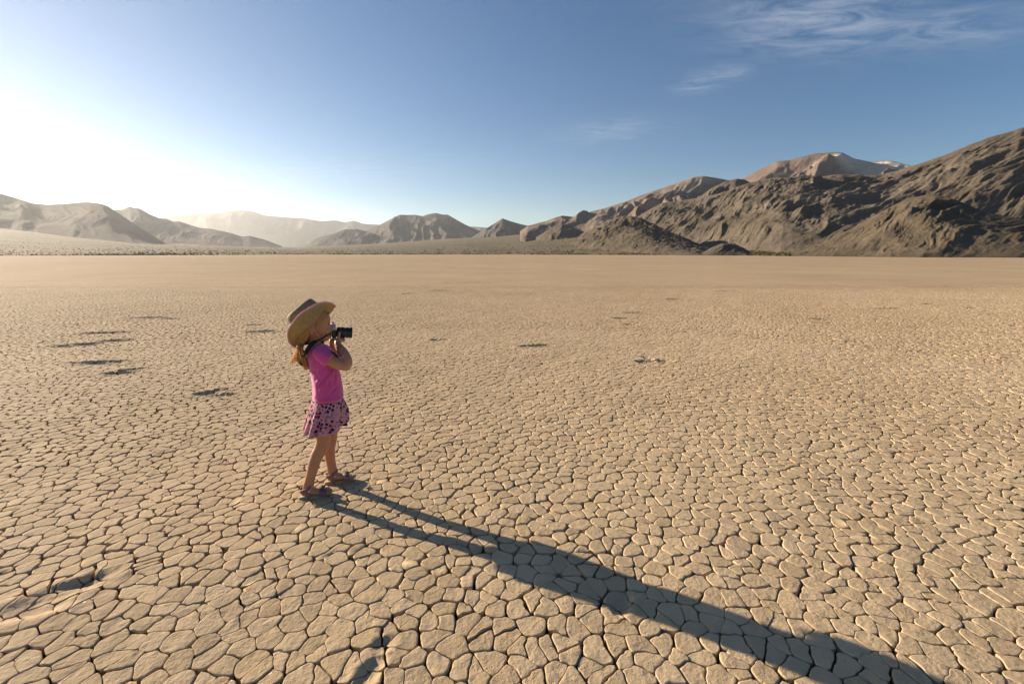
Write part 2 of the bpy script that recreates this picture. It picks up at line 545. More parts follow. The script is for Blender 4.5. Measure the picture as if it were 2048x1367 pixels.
# ---------------------------------------------------------------- hills and mountains
def rock_material(name, dark, light, pale=None, scale=0.02, bump=1.5, pale_at=None, strata=None):
    m, nt, b = mat(name, dark, 0.95, 0.1)
    geo = N(nt, 'ShaderNodeNewGeometry')
    def noise(sc, det=6, vec=None, rough=0.6):
        n = N(nt, 'ShaderNodeTexNoise', inp={'Scale': sc, 'Detail': det, 'Roughness': rough})
        nt.links.new(vec or geo.outputs['Position'], n.inputs['Vector'])
        return n.outputs['Fac']
    mp_ = N(nt, 'ShaderNodeMapping')
    mp_.inputs['Rotation'].default_value = (0, R(strata or -40), 0)
    mp_.inputs['Scale'].default_value = (0.25, 0.6, 1.6)
    nt.links.new(geo.outputs['Position'], mp_.inputs[0])
    a = M2(nt, 'ADD', M2(nt, 'MULTIPLY', noise(scale, 8), 0.5), M2(nt, 'MULTIPLY', noise(scale * 3, 8, mp_.outputs[0], .7), 0.5))
    r = N(nt, 'ShaderNodeValToRGB')
    r.color_ramp.elements[0].position = 0.38
    r.color_ramp.elements[0].color = (*dark, 1)
    r.color_ramp.elements[1].position = 0.64
    r.color_ramp.elements[1].color = (*light, 1)
    nt.links.new(a, r.inputs[0])
    colr = r.outputs[0]
    if pale:
        pn = N(nt, 'ShaderNodeMapRange', inp={'From Min': 0.56, 'From Max': 0.68})
        nt.links.new(noise(scale * 0.8, 7, mp_.outputs[0], .65), pn.inputs[0])
        f = pn.outputs[0]
        if pale_at:
            ds = []
            for (c, rad) in pale_at:
                vd = N(nt, 'ShaderNodeVectorMath', operation='DISTANCE')
                vd.inputs[1].default_value = c
                nt.links.new(geo.outputs['Position'], vd.inputs[0])
                mr = N(nt, 'ShaderNodeMapRange', inp={'From Min': rad * 1.0, 'From Max': rad * 0.55, 'To Min': 0, 'To Max': 1})
                nt.links.new(vd.outputs['Value'], mr.inputs[0])
                ds.append(mr.outputs[0])
            q = ds[0]
            for e in ds[1:]:
                q = M2(nt, 'MAXIMUM', q, e)
            pn.inputs['From Min'].default_value = 0.33
            pn.inputs['From Max'].default_value = 0.48
            f = M2(nt, 'MULTIPLY', f, q)
        mx = N(nt, 'ShaderNodeMixRGB')
        mx.inputs[2].default_value = (*pale, 1)
        nt.links.new(f, mx.inputs[0]); nt.links.new(colr, mx.inputs[1])
        colr = mx.outputs[0]
    nt.links.new(colr, b.inputs['Base Color'])
    bp = N(nt, 'ShaderNodeBump', inp={'Strength': 0.9, 'Distance': bump})
    nt.links.new(M2(nt, 'ADD', noise(scale * 6, 8, mp_.outputs[0], .7), noise(scale * 10, 8, None, .7)), bp.inputs['Height'])
    nt.links.new(bp.outputs[0], b.inputs['Normal'])
    return m


def P3(px, py, D):
    d = ray(px, py)
    t = D / d[1]
    return np.array([d[0] * t, D, CAM_H + d[2] * t])


def ridge(name, pts, D, front, back, m, label, ns=300, nt_=110, amp=0.10, L=120.0, slant=0.0, seed=1,
          crest=0.02, power=1.25, foot=-4.0, rock=0.0, foot_d=None):
    """A ridge whose crest runs through surveyed points; pts = (px, py[, distance])."""
    P = np.array([P3(p[0], p[1], p[2] if len(p) > 2 else D) for p in pts])
    seg = np.r_[0, np.cumsum(np.linalg.norm(np.diff(P[:, :2], axis=0), axis=1))]
    s = np.linspace(0, seg[-1], ns)
    cx = np.interp(s, seg, P[:, 0]); cy = np.interp(s, seg, P[:, 1]); cz = np.interp(s, seg, P[:, 2])
    # slight softening of the surveyed corners, then natural crest roughness
    k = np.array([1, 2, 3, 2, 1.]) / 9
    for arr in (cz,):
        arr[2:-2] = np.convolve(arr, k, 'valid')
    rel = cz.max() - foot
    cz = cz + crest * rel * (fbm(s / (L * .45), 0 * s, seed + 5, 6, .6) - .5)
    tf = np.linspace(0, 1, nt_); tb = np.linspace(0, 1, nt_ // 4 + 2)[1:]
    T = np.r_[-tb[::-1], tf]               # negative: behind the crest
    rr = np.sqrt(cx ** 2 + cy ** 2)
    ux, uy = cx / rr, cy / rr
    fr = np.full(ns, float(front))
    if foot_d:                                     # surveyed distance of the slope's foot
        cpx = np.interp(s, seg, [p[0] for p in pts])
        fr = rr - np.interp(cpx, [q[0] for q in foot_d], [q[1] for q in foot_d]) * rr / cy
    dd = np.where(T[:, None] >= 0, T[:, None] * fr[None], T[:, None] * back)
    X = cx[None] - ux[None] * dd
    Y = cy[None] - uy[None] * dd
    at_ = np.abs(T)[:, None]
    H = np.maximum(cz - foot, 0.0)[None]
    prof = (1 - at_) ** power * (1 - .0 * at_)
    S2 = s[None] + 0 * at_
    down = dd + 0 * S2
    wx = (fbm(S2 / (L * 1.7), down / (L * 1.7), seed + 40, 3) - .5) * L * .8
    wy = (fbm(S2 / (L * 1.7), down / (L * 1.7), seed + 41, 3) - .5) * L * .8
    q = S2 + slant * down + wx
    g = ridged(q / L, (down + wy) / (L * 4.5), seed, 6, .55)
    g2 = ridged((S2 + slant * down + wy) / (L * .45), (down + wx) / (L * 1.2), seed + 7, 5, .55)
    mid = np.clip(np.minimum(at_ * 5, 1) * (1 - at_) ** .6, 0, 1)
    Z = foot + H * prof
    hs = np.minimum(H, rel)
    Z = Z + mid * hs * amp * (g - .42) * 2.0 + mid * hs * amp * .42 * (g2 - .4)
    if rock:
        r3 = ridged((S2 + slant * .6 * down + wx * .5) / (L * .17), down / (L * 1.2), seed + 21, 6, .68)
        Z = Z + np.clip(at_ * 12, 0, 1) * (1 - at_) * rock * (r3 - .4)
    V = np.stack([X, Y, Z], -1).reshape(-1, 3)
    nT, nS = Z.shape
    i = np.arange(nT - 1)[:, None] * nS + np.arange(nS - 1)[None]
    Q = np.stack([i, i + nS, i + nS + 1, i + 1], -1).reshape(-1, 4)
    me = mesh_np(name, V, None, Q)
    o = link(name, me, m)
    o['kind'] = 'structure'
    o['label'] = label
    return o


DARK = rock_material('dark_rock', (0.088, 0.071, 0.053), (0.165, 0.133, 0.097), (0.17, 0.142, 0.108), 0.012, 3.4)
NEARR = rock_material('near_rock', (0.066, 0.052, 0.035), (0.138, 0.108, 0.073), None, 0.03, 1.2)
pk1 = P3(1685, 330, 2450); pk2 = P3(1785, 336, 2260); pk3 = P3(1650, 345, 2480)
PEAK = rock_material('peak_rock', (0.125, 0.090, 0.068), (0.20, 0.15, 0.115), (0.52, 0.43, 0.33), 0.006, 5, [(tuple(pk1), 170), (tuple(pk2), 190), (tuple(pk3), 110)])
MIDR = rock_material('brown_rock', (0.14, 0.105, 0.08), (0.24, 0.185, 0.14), (0.33, 0.27, 0.21), 0.006, 5)
GREY = rock_material('grey_brown_rock', (0.08, 0.072, 0.066), (0.115, 0.10, 0.09), None, 0.004, 8)
BLUE = rock_material('far_rock', (0.10, 0.095, 0.09), (0.13, 0.12, 0.11), None, 0.002, 12)

ridge('rocky_hill', [(1560, 514, 335), (1600, 506, 328), (1650, 484, 318), (1700, 459, 305), (1760, 425, 288), (1815, 396, 270), (1868, 387, 255), (1910, 399, 242), (1960, 420, 230),
                     (2048, 440, 218), (2150, 452, 210), (2300, 470, 205), (2500, 500, 205)], 300, 130, 170, NEARR,
      'brown rocky foothill with a dark shaded crest at the right edge of the lake bed', 450, 150, .13, 30, .4, 3, .025, 1.1, -1.5, rock=1.9, foot_d=[(1560, 240), (1700, 185), (1868, 158), (2048, 147), (2500, 140)])
ridge('dark_hill', [(1230, 478, 1250), (1262, 442, 1216), (1300, 418, 1176), (1325, 405, 1150), (1352, 402.6, 1115), (1393, 396, 1062), (1442, 386, 1000), (1478, 374, 960), (1514, 361, 920), (1550, 356, 880), (1577, 354.5, 850), (1604, 348.7, 829), (1644, 352, 797), (1680, 347.8, 770), (1766, 348, 723), (1828, 332, 690), (1862, 320, 675), (1891, 309.6, 663), (1945, 287, 640), (1981, 273.7, 629), (2044, 256.6, 610), (2200, 226, 595), (2400, 214, 590), (2700, 250, 590)], 800, 560, 500, DARK,
      'dark brown mountain side cut by slanting rock ribs, rising to the right', 850, 210, .11, 62, .6, 12, .02, 1.0, -1.0, rock=4.6, foot_d=[(1230, 820), (1325, 720), (1442, 560), (1577, 400), (1700, 350), (1900, 340), (2044, 340), (2400, 340)])
ridge('dark_knoll', [(1128, 492, 820), (1150, 478, 800), (1165, 466, 780), (1200, 449, 740), (1225, 437, 710), (1245, 431, 690), (1268, 432, 660), (1290, 440, 630), (1330, 458, 580), (1380, 480, 520), (1430, 500, 470)], 620, 230, 200, DARK,
      'low dark brown rocky knoll at the left foot of the dark mountain', 220, 90, .15, 40, 1.0, 33, .03, .95, -2, rock=5)
ridge('small_knoll', [(1405, 505), (1425, 494), (1445, 486), (1470, 488), (1490, 497), (1505, 508)], 330, 40, 40, DARK,
      'small dark rock outcrop at the foot of the dark mountain', 70, 30, .2, 15, .3, 35, .03, .9, -1, rock=1)
ridge('pale_peak', [(1380, 420, 3100), (1440, 385, 3000), (1483, 359, 2900), (1514, 341, 2850), (1555, 321.8, 2780), (1582, 320, 2740), (1604, 314, 2700), (1630, 308, 2660), (1658, 305, 2600), (1685, 305, 2560), (1707, 316.4, 2500), (1743, 324, 2420),
                    (1779, 322, 2340), (1800, 326, 2300), (1824, 333, 2250), (1880, 350, 2150), (1950, 380, 2050)], 2600, 1300, 900, PEAK,
      'reddish brown peak with cream coloured cliffs behind the dark mountain', 320, 110, .20, 330, .3, 52, .015, 1.2, 0)
ridge('brown_range', [(1040, 462), (1055, 451), (1091, 443), (1124, 430.5), (1151, 433), (1181, 423), (1214, 415), (1250, 403), (1280, 390.5), (1312, 381), (1343, 370),
                      (1384, 354.6), (1406, 351.4), (1433, 356), (1456, 361), (1475, 358), (1500, 370), (1600, 420)], 1950, 1100, 700, MIDR,
      'brown ridge climbing from the valley toward the pale peak', 360, 110, .26, 260, .2, 71, .02, 1.1, 0)
ridge('dark_spur', [(1380, 405), (1400, 392), (1425, 374), (1455, 362), (1475, 357), (1490, 360), (1505, 368), (1560, 400)], 1250, 500, 300, DARK,
      'dark craggy spur between the brown ridge and the dark mountain', 160, 60, .2, 110, .4, 74, .03, 1.0, 0, rock=6)
ridge('conical_knob', [(1072, 474), (1086, 466), (1100, 457), (1123, 447.4), (1140, 452), (1165, 462), (1185, 474)], 1300, 300, 200, DARK,
      'small dark conical hill in front of the brown ridge', 120, 50, .15, 60, .2, 75, .02, 1.0, 2)
ridge('cone_hill', [(925, 486), (938, 478), (965, 461), (992, 444.7), (1005, 436.4), (1018, 441.4), (1041, 448), (1058, 452), (1078, 466), (1100, 478)], 3000, 900, 700, GREY,
      'pointed grey brown hill standing alone left of the brown ridge', 200, 80, .2, 250, .1, 81, .01, 1.15, 0)
ridge('twin_hill', [(690, 488), (715, 473), (739, 459.7), (772, 443), (799, 429), (832, 429.8), (845, 432.5), (858, 428), (872, 425.5), (885, 429), (895, 428.8), (908, 436.4),
                    (932, 449.7), (958, 461), (985, 478)], 4300, 1500, 1200, GREY,
      'broad grey hill with two rounded tops in the middle distance', 260, 90, .26, 330, .1, 91, .012, 1.1, 0)
ridge('low_spur', [(600, 494), (620, 484.6), (633, 476), (666, 467), (689, 458.7), (713, 458), (736, 463), (770, 474), (820, 488)], 3700, 700, 700, GREY,
      'low grey spur at the left foot of the twin topped hill', 160, 60, .2, 220, .1, 95, .012, 1.0, 0)
ridge('mountain_range', [(-700, 250), (-400, 300), (-200, 345), (-60, 372), (0, 386.6), (33, 396.5), (66, 406.5), (93, 409), (126, 407.5), (172, 404), (199, 406.5), (215, 411.5), (245, 432), (285, 458), (335, 489)], 2000, 850, 700, GREY,
      'long backlit grey range washed out by the sun at far left', 320, 90, .09, 230, .2, 111, .008, 1.0, 5)
ridge('mountain_range', [(160, 440), (215, 425), (232, 419), (245, 419), (259, 412.5), (268, 416), (279, 416.4), (299, 428), (318, 435.7), (332, 437), (347, 443), (358, 442), (378, 449), (398, 455),
                          (425, 458), (461, 465.6), (484, 473), (498, 471), (531, 479.5), (564, 492)], 2900, 900, 700, GREY,
      'hazy grey ridge sloping down to the right behind the left range', 300, 80, .10, 230, .2, 121, .008, 1.0, 5)
ridge('mountain_range', [(150, 470), (335, 434.7), (382, 427.4), (400, 428), (441, 425.7), (465, 420.8), (491, 420.4), (511, 423.7), (528, 430.4), (564, 433.7), (607, 436.4), (641, 442), (673, 440.4), (689, 444.7),
                    (709, 440.8), (726, 448), (756, 449), (850, 462), (910, 458), (945, 452.4), (972, 455), (1040, 470), (1200, 490)], 9000, 1500, 1200, BLUE,
      'pale blue far mountain range fading into the haze', 360, 60, .14, 700, .1, 131, .008, 1.1, 5)


# ---------------------------------------------------------------- bajada: the gravel slopes between playa and hills
def fan_material():
    m, nt, b = mat('gravel_slope', (0.2, 0.16, 0.11), 0.95, 0.1)
    geo = N(nt, 'ShaderNodeNewGeometry')
    n1 = N(nt, 'ShaderNodeTexNoise', inp={'Scale': 0.012, 'Detail': 8.0, 'Roughness': .65})
    nt.links.new(geo.outputs['Position'], n1.inputs['Vector'])
    n2 = N(nt, 'ShaderNodeTexNoise', inp={'Scale': 0.25, 'Detail': 6.0, 'Roughness': .7})
    nt.links.new(geo.outputs['Position'], n2.inputs['Vector'])
    r = N(nt, 'ShaderNodeValToRGB')
    r.color_ramp.elements[0].position = .38
    r.color_ramp.elements[0].color = (0.10, 0.083, 0.047, 1)
    r.color_ramp.elements[1].position = .62
    r.color_ramp.elements[1].color = (0.185, 0.145, 0.09, 1)
    nt.links.new(M2(nt, 'ADD', M2(nt, 'MULTIPLY', n1.outputs['Fac'], .5), M2(nt, 'MULTIPLY', n2.outputs['Fac'], .5)), r.inputs[0])
    nt.links.new(r.outputs[0], b.inputs['Base Color'])
    return m


FAN = fan_material()
# playa shore distance and slope by bearing (bearing given at the picture's horizon)
BX = np.array([-900, -300, 0, 300, 500, 620, 800, 1000, 1200, 1400, 1560, 1700, 1900, 2048, 2400, 2900.])
BE = np.array([250, 250, 270, 330, 420, 520, 560, 540, 430, 330, 235, 190, 160, 148, 140, 140.])
BT = np.array([430, 445, 456, 485, 494, 495.5, 486, 474.5, 462, 492, 503, 506, 506, 506, 506, 506.])   # height of the fan's head in the picture
BD = np.array([1300, 1300, 1400, 1900, 2400, 3200, 3200, 2500, 1500, 800, 480, 330, 320, 320, 320, 320.])


def fan_z(bx, d):
    E = np.interp(bx, BX, BE); Tt = np.interp(bx, BX, BT); D = np.interp(bx, BX, BD)
    zt = CAM_H + (506.5 - Tt) / 910.0 * D
    k = np.clip((d - E) / (D - E), 0, 1.3)
    return zt * k ** 1.12


bx = np.linspace(-900, 2900, 420)
kk = np.linspace(0, 1, 90) ** 1.7 * 1.12
E = np.interp(bx, BX, BE) + 14 * (fbm(bx / 60, 0 * bx, 3, 4) - .5); D = np.interp(bx, BX, BD)
dd = E[None] + kk[:, None] * (D - E)[None]
tx = (bx - 1024) / 910.2 / math.cos(PITCH)
Xf = dd * tx[None]; Yf = dd + 0 * tx[None]
Zf = fan_z(bx[None] + 0 * dd, dd) + .25 * (fbm(Xf / 14, Yf / 14, 8, 4) - .35) * np.clip(kk * 30, 0, 1)[:, None] + np.clip(kk, 0, 1)[:, None] * 5 * (fbm(Xf / 160, Yf / 220, 18, 4) - .5)
Zf[0] = -.3
nT, nS = Zf.shape
i = np.arange(nT - 1)[:, None] * nS + np.arange(nS - 1)[None]
Q = np.stack([i, i + 1, i + nS + 1, i + nS], -1).reshape(-1, 4)
o = link('gravel_slope', mesh_np('gravel_slope', np.stack([Xf, Yf, Zf], -1).reshape(-1, 3), None, Q), FAN)
o['kind'] = 'structure'
o['label'] = 'gently rising gravel slope dotted with desert scrub between lake bed and hills'

# desert scrub: thousands of small creosote bushes, joined
SCR, nt, b = mat('scrub_leaves', (0.075, 0.075, 0.032), 0.9, 0.1)
geo = N(nt, 'ShaderNodeNewGeometry')
nn = N(nt, 'ShaderNodeTexNoise', inp={'Scale': 0.08, 'Detail': 3.0})
nt.links.new(geo.outputs['Position'], nn.inputs['Vector'])
rr_ = N(nt, 'ShaderNodeValToRGB')
rr_.color_ramp.elements[0].position = .35; rr_.color_ramp.elements[0].color = (0.12, 0.09, 0.045, 1)
rr_.color_ramp.elements[1].position = .6; rr_.color_ramp.elements[1].color = (0.07, 0.07, 0.032, 1)
nt.links.new(nn.outputs['Fac'], rr_.inputs[0]); nt.links.new(rr_.outputs[0], b.inputs['Base Color'])
nb = 11000
bxr = rng.uniform(-800, 1560, nb * 3)
kr = rng.uniform(0, 1, nb * 3) ** 2.6 * .95
E = np.interp(bxr, BX, BE) + 14 * (fbm(bxr / 60, 0 * bxr, 3, 4) - .5); Dn = np.interp(bxr, BX, BD)
dr = E + 3 + kr * (Dn - E)
xr = dr * (bxr - 1024) / 910.2 / math.cos(PITCH)
keep = vn(xr / 45, dr / 45, 66) + .5 * rng.uniform(0, 1, len(xr)) > .55
xr, dr, bxr, kr = [a[keep][:nb] for a in (xr, dr, bxr, kr)]
zr = fan_z(bxr, dr) + .25 * (fbm(xr / 14, dr / 14, 8, 4) - .35) + np.clip(kr, 0, 1) * 5 * (fbm(xr / 160, dr / 220, 18, 4) - .5)
n = len(xr)
phi = rng.uniform(0, 6.28, n)
sz = rng.uniform(.35, 1.1, n) * np.interp(bxr, [150, 420], [.45, 1])
base = []
for lv, (r_, z_, off) in enumerate(((.5, -.2, 0), (1.0, .45, .5), (.75, .95, 0))):
    for k in range(5):
        base.append((r_ * math.cos((k + off) * 1.2566), r_ * math.sin((k + off) * 1.2566), z_))
base.append((0, 0, 1.15))
base = np.array(base)
tri = []
for l in range(2):
    for k in range(5):
        a, b_ = l * 5 + k, l * 5 + (k + 1) % 5
        c_, d_ = a + 5, l * 5 + 5 + (k + 1) % 5
        tri += [(a, b_, c_), (b_, d_, c_)]
for k in range(5):
    tri.append((10 + k, 10 + (k + 1) % 5, 15))
tri = np.array(tri)
jit = rng.uniform(.55, 1.35, (n, len(base), 1))
V = base[None] * jit * sz[:, None, None] * np.array([.9, .9, .8])
cphi, sphi = np.cos(phi)[:, None], np.sin(phi)[:, None]
V = np.stack([V[..., 0] * cphi - V[..., 1] * sphi + xr[:, None], V[..., 0] * sphi + V[..., 1] * cphi + dr[:, None], V[..., 2] + zr[:, None]], -1)
T = (tri[None] + (np.arange(n) * len(base))[:, None, None]).reshape(-1, 3)
o = link('desert_scrub', mesh_np('desert_scrub', V.reshape(-1, 3), T, None, smooth=False), SCR)
o['kind'] = 'stuff'
o['label'] = 'low olive green desert scrub dotted over the gravel slope'

# ---------------------------------------------------------------- haze
hz = bpy.data.materials.new('haze')
hz.use_nodes = True
nt = hz.node_tree
for n_ in list(nt.nodes):
    nt.nodes.remove(n_)
mo = N(nt, 'ShaderNodeOutputMaterial')
pv = N(nt, 'ShaderNodeVolumePrincipled', inp={'Color': (0.93, 0.96, 1.0, 1), 'Density': 0.000036, 'Anisotropy': 0.55})
nt.links.new(pv.outputs[0], mo.inputs['Volume'])
bm = bmesh.new()
bmesh.ops.create_cube(bm, size=1.0)
bmesh.ops.scale(bm, vec=(24000, 24000, 951.2), verts=bm.verts)
bmesh.ops.translate(bm, vec=(0, 9, 474.4), verts=bm.verts)
me = bpy.data.meshes.new('haze'); bm.to_mesh(me); bm.free()
o = link('haze', me, hz)
o['kind'] = 'stuff'
o['label'] = 'thin pale desert haze'
# ---------------------------------------------------------------- the girl with the camera
YAW = R(24)
Fv = np.array([math.cos(YAW), math.sin(YAW)])
Lv = np.array([-math.sin(YAW), math.cos(YAW)])
feet = [gp(601, 998), gp(665, 990), gp(655, 969), gp(714, 957)]
O2 = np.mean(feet, 0)
PX = 910.2 / 2.72        # picture points per metre at the girl


def at(px, py, y=0.0):
    """surveyed point: local (forward, left, up) of the girl at sideways offset y"""
    d = ray(px, py)
    t = (O2 @ Lv + y) / (d[:2] @ Lv)
    w = d * t
    return np.array([w[:2] @ Fv - O2 @ Fv, y, w[2] + CAM_H])


def ring(A, B, yc, w, K=28, sq=2.0, ext=0.0):
    """closed ring through two profile points A (back) and B (front) with half width w"""
    a = at(*A, yc); b = at(*B, yc)
    c = (a + b) / 2; e = (b - a) / 2 * (1 + ext); l = np.array([0, 1.0, 0]) * w * (1 + ext)
    t = np.linspace(0, 2 * np.pi, K, endpoint=False)
    ct, st = np.cos(t), np.sin(t)
    ce = np.sign(ct) * np.abs(ct) ** (2 / sq); se = np.sign(st) * np.abs(st) ** (2 / sq)
    return c[None] + ce[:, None] * e[None] + se[:, None] * l[None]


def resample(rings, n):
    A = np.array(rings); m = len(A)
    t = np.linspace(0, m - 1, n)
    out_ = []
    for x in t:                              # catmull-rom between rings
        i = min(int(x), m - 2); f = x - i
        p0, p1, p2, p3 = A[max(i - 1, 0)], A[i], A[i + 1], A[min(i + 2, m - 1)]
        out_.append(.5 * ((2 * p1) + (-p0 + p2) * f + (2 * p0 - 5 * p1 + 4 * p2 - p3) * f * f + (-p0 + 3 * p1 - 3 * p2 + p3) * f ** 3))
    return out_


class MB:
    """collects pieces for one mesh"""
    def __init__(self):
        self.v = []; self.f = []; self.uv = []

    def add(self, v, f):
        o_ = len(self.v)
        self.v += [tuple(p) for p in v]
        self.f += [tuple(i + o_ for i in q) for q in f]

    def loft(self, rings, caps=(True, True)):
        K = len(rings[0]); v = [p for r_ in rings for p in r_]; f = []
        for i in range(len(rings) - 1):
            for k in range(K):
                f.append((i * K + k, i * K + (k + 1) % K, (i + 1) * K + (k + 1) % K, (i + 1) * K + k))
        n_ = len(v)
        if caps[0]:
            v.append(np.mean(rings[0], 0)); f += [((k + 1) % K, k, n_) for k in range(K)]; n_ += 1
        if caps[1]:
            v.append(np.mean(rings[-1], 0)); b = (len(rings) - 1) * K
            f += [(b + k, b + (k + 1) % K, n_) for k in range(K)]
        self.add(v, f)

    def tube(self, pts, rad, K=10, n=None, flat=1.0, up=(0, 1, 0), ends=True):
        P = [np.array(p, float) for p in pts]
        rad = [rad] * len(P) if np.isscalar(rad) else list(rad)
        if n:
            W = resample([np.r_[p, r_][None] for p, r_ in zip(P, rad)], n)
            P = [w[0][:3] for w in W]; rad = [w[0][3] for w in W]
        rings = []
        up = np.array(up, float)
        for i, p in enumerate(P):
            d = P[min(i + 1, len(P) - 1)] - P[max(i - 1, 0)]
            d = d / (np.linalg.norm(d) + 1e-9)
            a = np.cross(d, up); a /= (np.linalg.norm(a) + 1e-9)
            b = np.cross(a, d)
            t = np.linspace(0, 2 * np.pi, K, endpoint=False)
            rings.append(p[None] + rad[i] * (np.cos(t)[:, None] * a[None] + flat * np.sin(t)[:, None] * b[None]))
        if ends:                             # rounded ends
            def cap(p, r0, q):
                dd_ = (p - q) / (np.linalg.norm(p - q) + 1e-9)
                rr2 = np.array(r0)
                c_ = rr2.mean(0); rad_ = np.linalg.norm(rr2 - c_, axis=1).mean()
                return [c_ + (rr2 - c_) * .72 + dd_ * rad_ * .68, c_ + (rr2 - c_) * .3 + dd_ * rad_ * .95]
            e0 = cap(P[0], rings[0], P[1]); e1 = cap(P[-1], rings[-1], P[-2])
            rings = [e0[1], e0[0]] + rings + e1
        self.loft(rings)

    def ball(self, c, r_, K=12, rows=8, ax=None):
        c = np.array(c, float); r_ = np.array([r_] * 3 if np.isscalar(r_) else r_, float)
        rings = []
        for i in range(1, rows):
            a = math.pi * i / rows
            t = np.linspace(0, 2 * np.pi, K, endpoint=False)
            p = np.stack([math.sin(a) * np.cos(t), math.sin(a) * np.sin(t), -math.cos(a) + 0 * t], -1) * r_
            if ax is not None:
                p = p @ np.array(ax).T
            rings.append(c + p)
        self.loft(rings)

    def box(self, c, h, ax=None, bev=0.0):
        bm_ = bmesh.new()
        bmesh.ops.create_cube(bm_, size=2.0)
        for v_ in bm_.verts:
            v_.co = Vector((v_.co.x * h[0], v_.co.y * h[1], v_.co.z * h[2]))
        if bev:
            bmesh.ops.bevel(bm_, geom=bm_.edges[:] + bm_.verts[:], offset=bev, segments=2, profile=.6, affect='EDGES')
        v = np.array([tuple(x.co) for x in bm_.verts])
        bm_.verts.index_update()
        f = [tuple(x.index for x in fc.verts) for fc in bm_.faces]
        bm_.free()
        if ax is not None:
            v = v @ np.array(ax).T
        self.add(v + np.array(c), f)

    def mesh(self, name, smooth=True):
        me_ = bpy.data.meshes.new(name)
        me_.from_pydata([tuple(map(float, p)) for p in self.v], [], self.f)
        me_.polygons.foreach_set('use_smooth', [smooth] * len(me_.polygons))
        me_.update()
        return me_

    def build(self, name, m, parent, smooth=True):
        return link(name, self.mesh(name, smooth), m, parent)

    def remesh(self, name, vox, m, parent, smooth=5, fn=None):
        o_ = link('tmp', self.mesh('tmp'))
        md = o_.modifiers.new('r', 'REMESH'); md.mode = 'VOXEL'; md.voxel_size = vox; md.use_smooth_shade = True
        if smooth:
            ms = o_.modifiers.new('s', 'SMOOTH'); ms.factor = .5; ms.iterations = smooth
        dg = bpy.context.evaluated_depsgraph_get()
        me_ = bpy.data.meshes.new_from_object(o_.evaluated_get(dg))
        bpy.data.objects.remove(o_)
        me_.name = name
        if fn is not None:
            n_ = len(me_.vertices)
            co = np.empty(n_ * 3, np.float32); me_.vertices.foreach_get('co', co)
            no = np.empty(n_ * 3, np.float32); me_.vertex_normals.foreach_get('vector', no)
            co = co.reshape(-1, 3).astype(float); no = no.reshape(-1, 3).astype(float)
            co = fn(co, no)
            me_.vertices.foreach_set('co', co.astype(np.float32).ravel())
            me_.update()
        me_.polygons.foreach_set('use_smooth', [True] * len(me_.polygons))
        me_.materials.clear()
        return link(name, me_, m, parent)


def cloth(name, col, rough=.85, sheen=.3, trans=0.0, bump=(400, .0004)):
    m, nt, b = mat(name, col, rough, .2)
    b.inputs['Sheen Weight'].default_value = sheen
    t = N(nt, 'ShaderNodeTexCoord')
    n_ = N(nt, 'ShaderNodeTexNoise', inp={'Scale': bump[0], 'Detail': 3.0})
    nt.links.new(t.outputs['Object'], n_.inputs['Vector'])
    bp = N(nt, 'ShaderNodeBump', inp={'Strength': .5, 'Distance': bump[1]})
    nt.links.new(n_.outputs['Fac'], bp.inputs['Height'])
    nt.links.new(bp.outputs[0], b.inputs['Normal'])
    v = N(nt, 'ShaderNodeTexNoise', inp={'Scale': 14.0, 'Detail': 4.0})
    nt.links.new(t.outputs['Object'], v.inputs['Vector'])
    mx = N(nt, 'ShaderNodeMixRGB')
    mx.inputs[1].default_value = (*[c * .86 for c in col], 1)
    mx.inputs[2].default_value = (*[min(c * 1.14, .95) for c in col], 1)
    nt.links.new(v.outputs['Fac'], mx.inputs[0])
    nt.links.new(mx.outputs[0], b.inputs['Base Color'])
    if trans:
        tr = N(nt, 'ShaderNodeBsdfTranslucent')
        nt.links.new(mx.outputs[0], tr.inputs[0])
        ms = N(nt, 'ShaderNodeMixShader')
        ms.inputs[0].default_value = trans
        o_ = nt.nodes['Material Output']
        nt.links.new(b.outputs[0], ms.inputs[1]); nt.links.new(tr.outputs[0], ms.inputs[2])
        nt.links.new(ms.outputs[0], o_.inputs[0])
    return m


SKIN, nt, b = mat('skin', (0.52, 0.27, 0.165), .5, .35)
b.inputs['Subsurface Weight'].default_value = .25
b.inputs['Subsurface Radius'].default_value = (.012, .005, .003)
b.inputs['Subsurface Scale'].default_value = .6
t_ = N(nt, 'ShaderNodeTexCoord')
v_ = N(nt, 'ShaderNodeTexNoise', inp={'Scale': 22.0, 'Detail': 5.0})
nt.links.new(t_.outputs['Object'], v_.inputs['Vector'])
mx = N(nt, 'ShaderNodeMixRGB')
mx.inputs[1].default_value = (0.37, 0.175, 0.095, 1); mx.inputs[2].default_value = (0.49, 0.245, 0.14, 1)
nt.links.new(v_.outputs['Fac'], mx.inputs[0]); nt.links.new(mx.outputs[0], b.inputs['Base Color'])
SHIRT = cloth('pink_cotton', (0.62, 0.085, 0.31), .85, .4, .12)
HAIRM = cloth('blonde_hair', (0.74, 0.47, 0.19), .45, .2, .45, (900, .0003))
SOLE, _, _ = mat('sandal_sole', (0.30, 0.24, 0.13), .8)
LEATH = cloth('mauve_leather', (0.20, 0.105, 0.115), .6, .1)
BLACK, _, _ = mat('black_plastic', (0.012, 0.012, 0.013), .35, .5)
STRAPM = cloth('black_webbing', (0.014, 0.014, 0.016), .8, .1)
SILVER, nt, b = mat('silver_metal', (0.36, 0.35, 0.37), .5, .5)
b.inputs['Metallic'].default_value = .5
CORD = cloth('pink_cord', (0.62, 0.17, 0.38), .7, .3)
TRIM = cloth('pink_trim', (0.66, 0.30, 0.40), .7, .3)

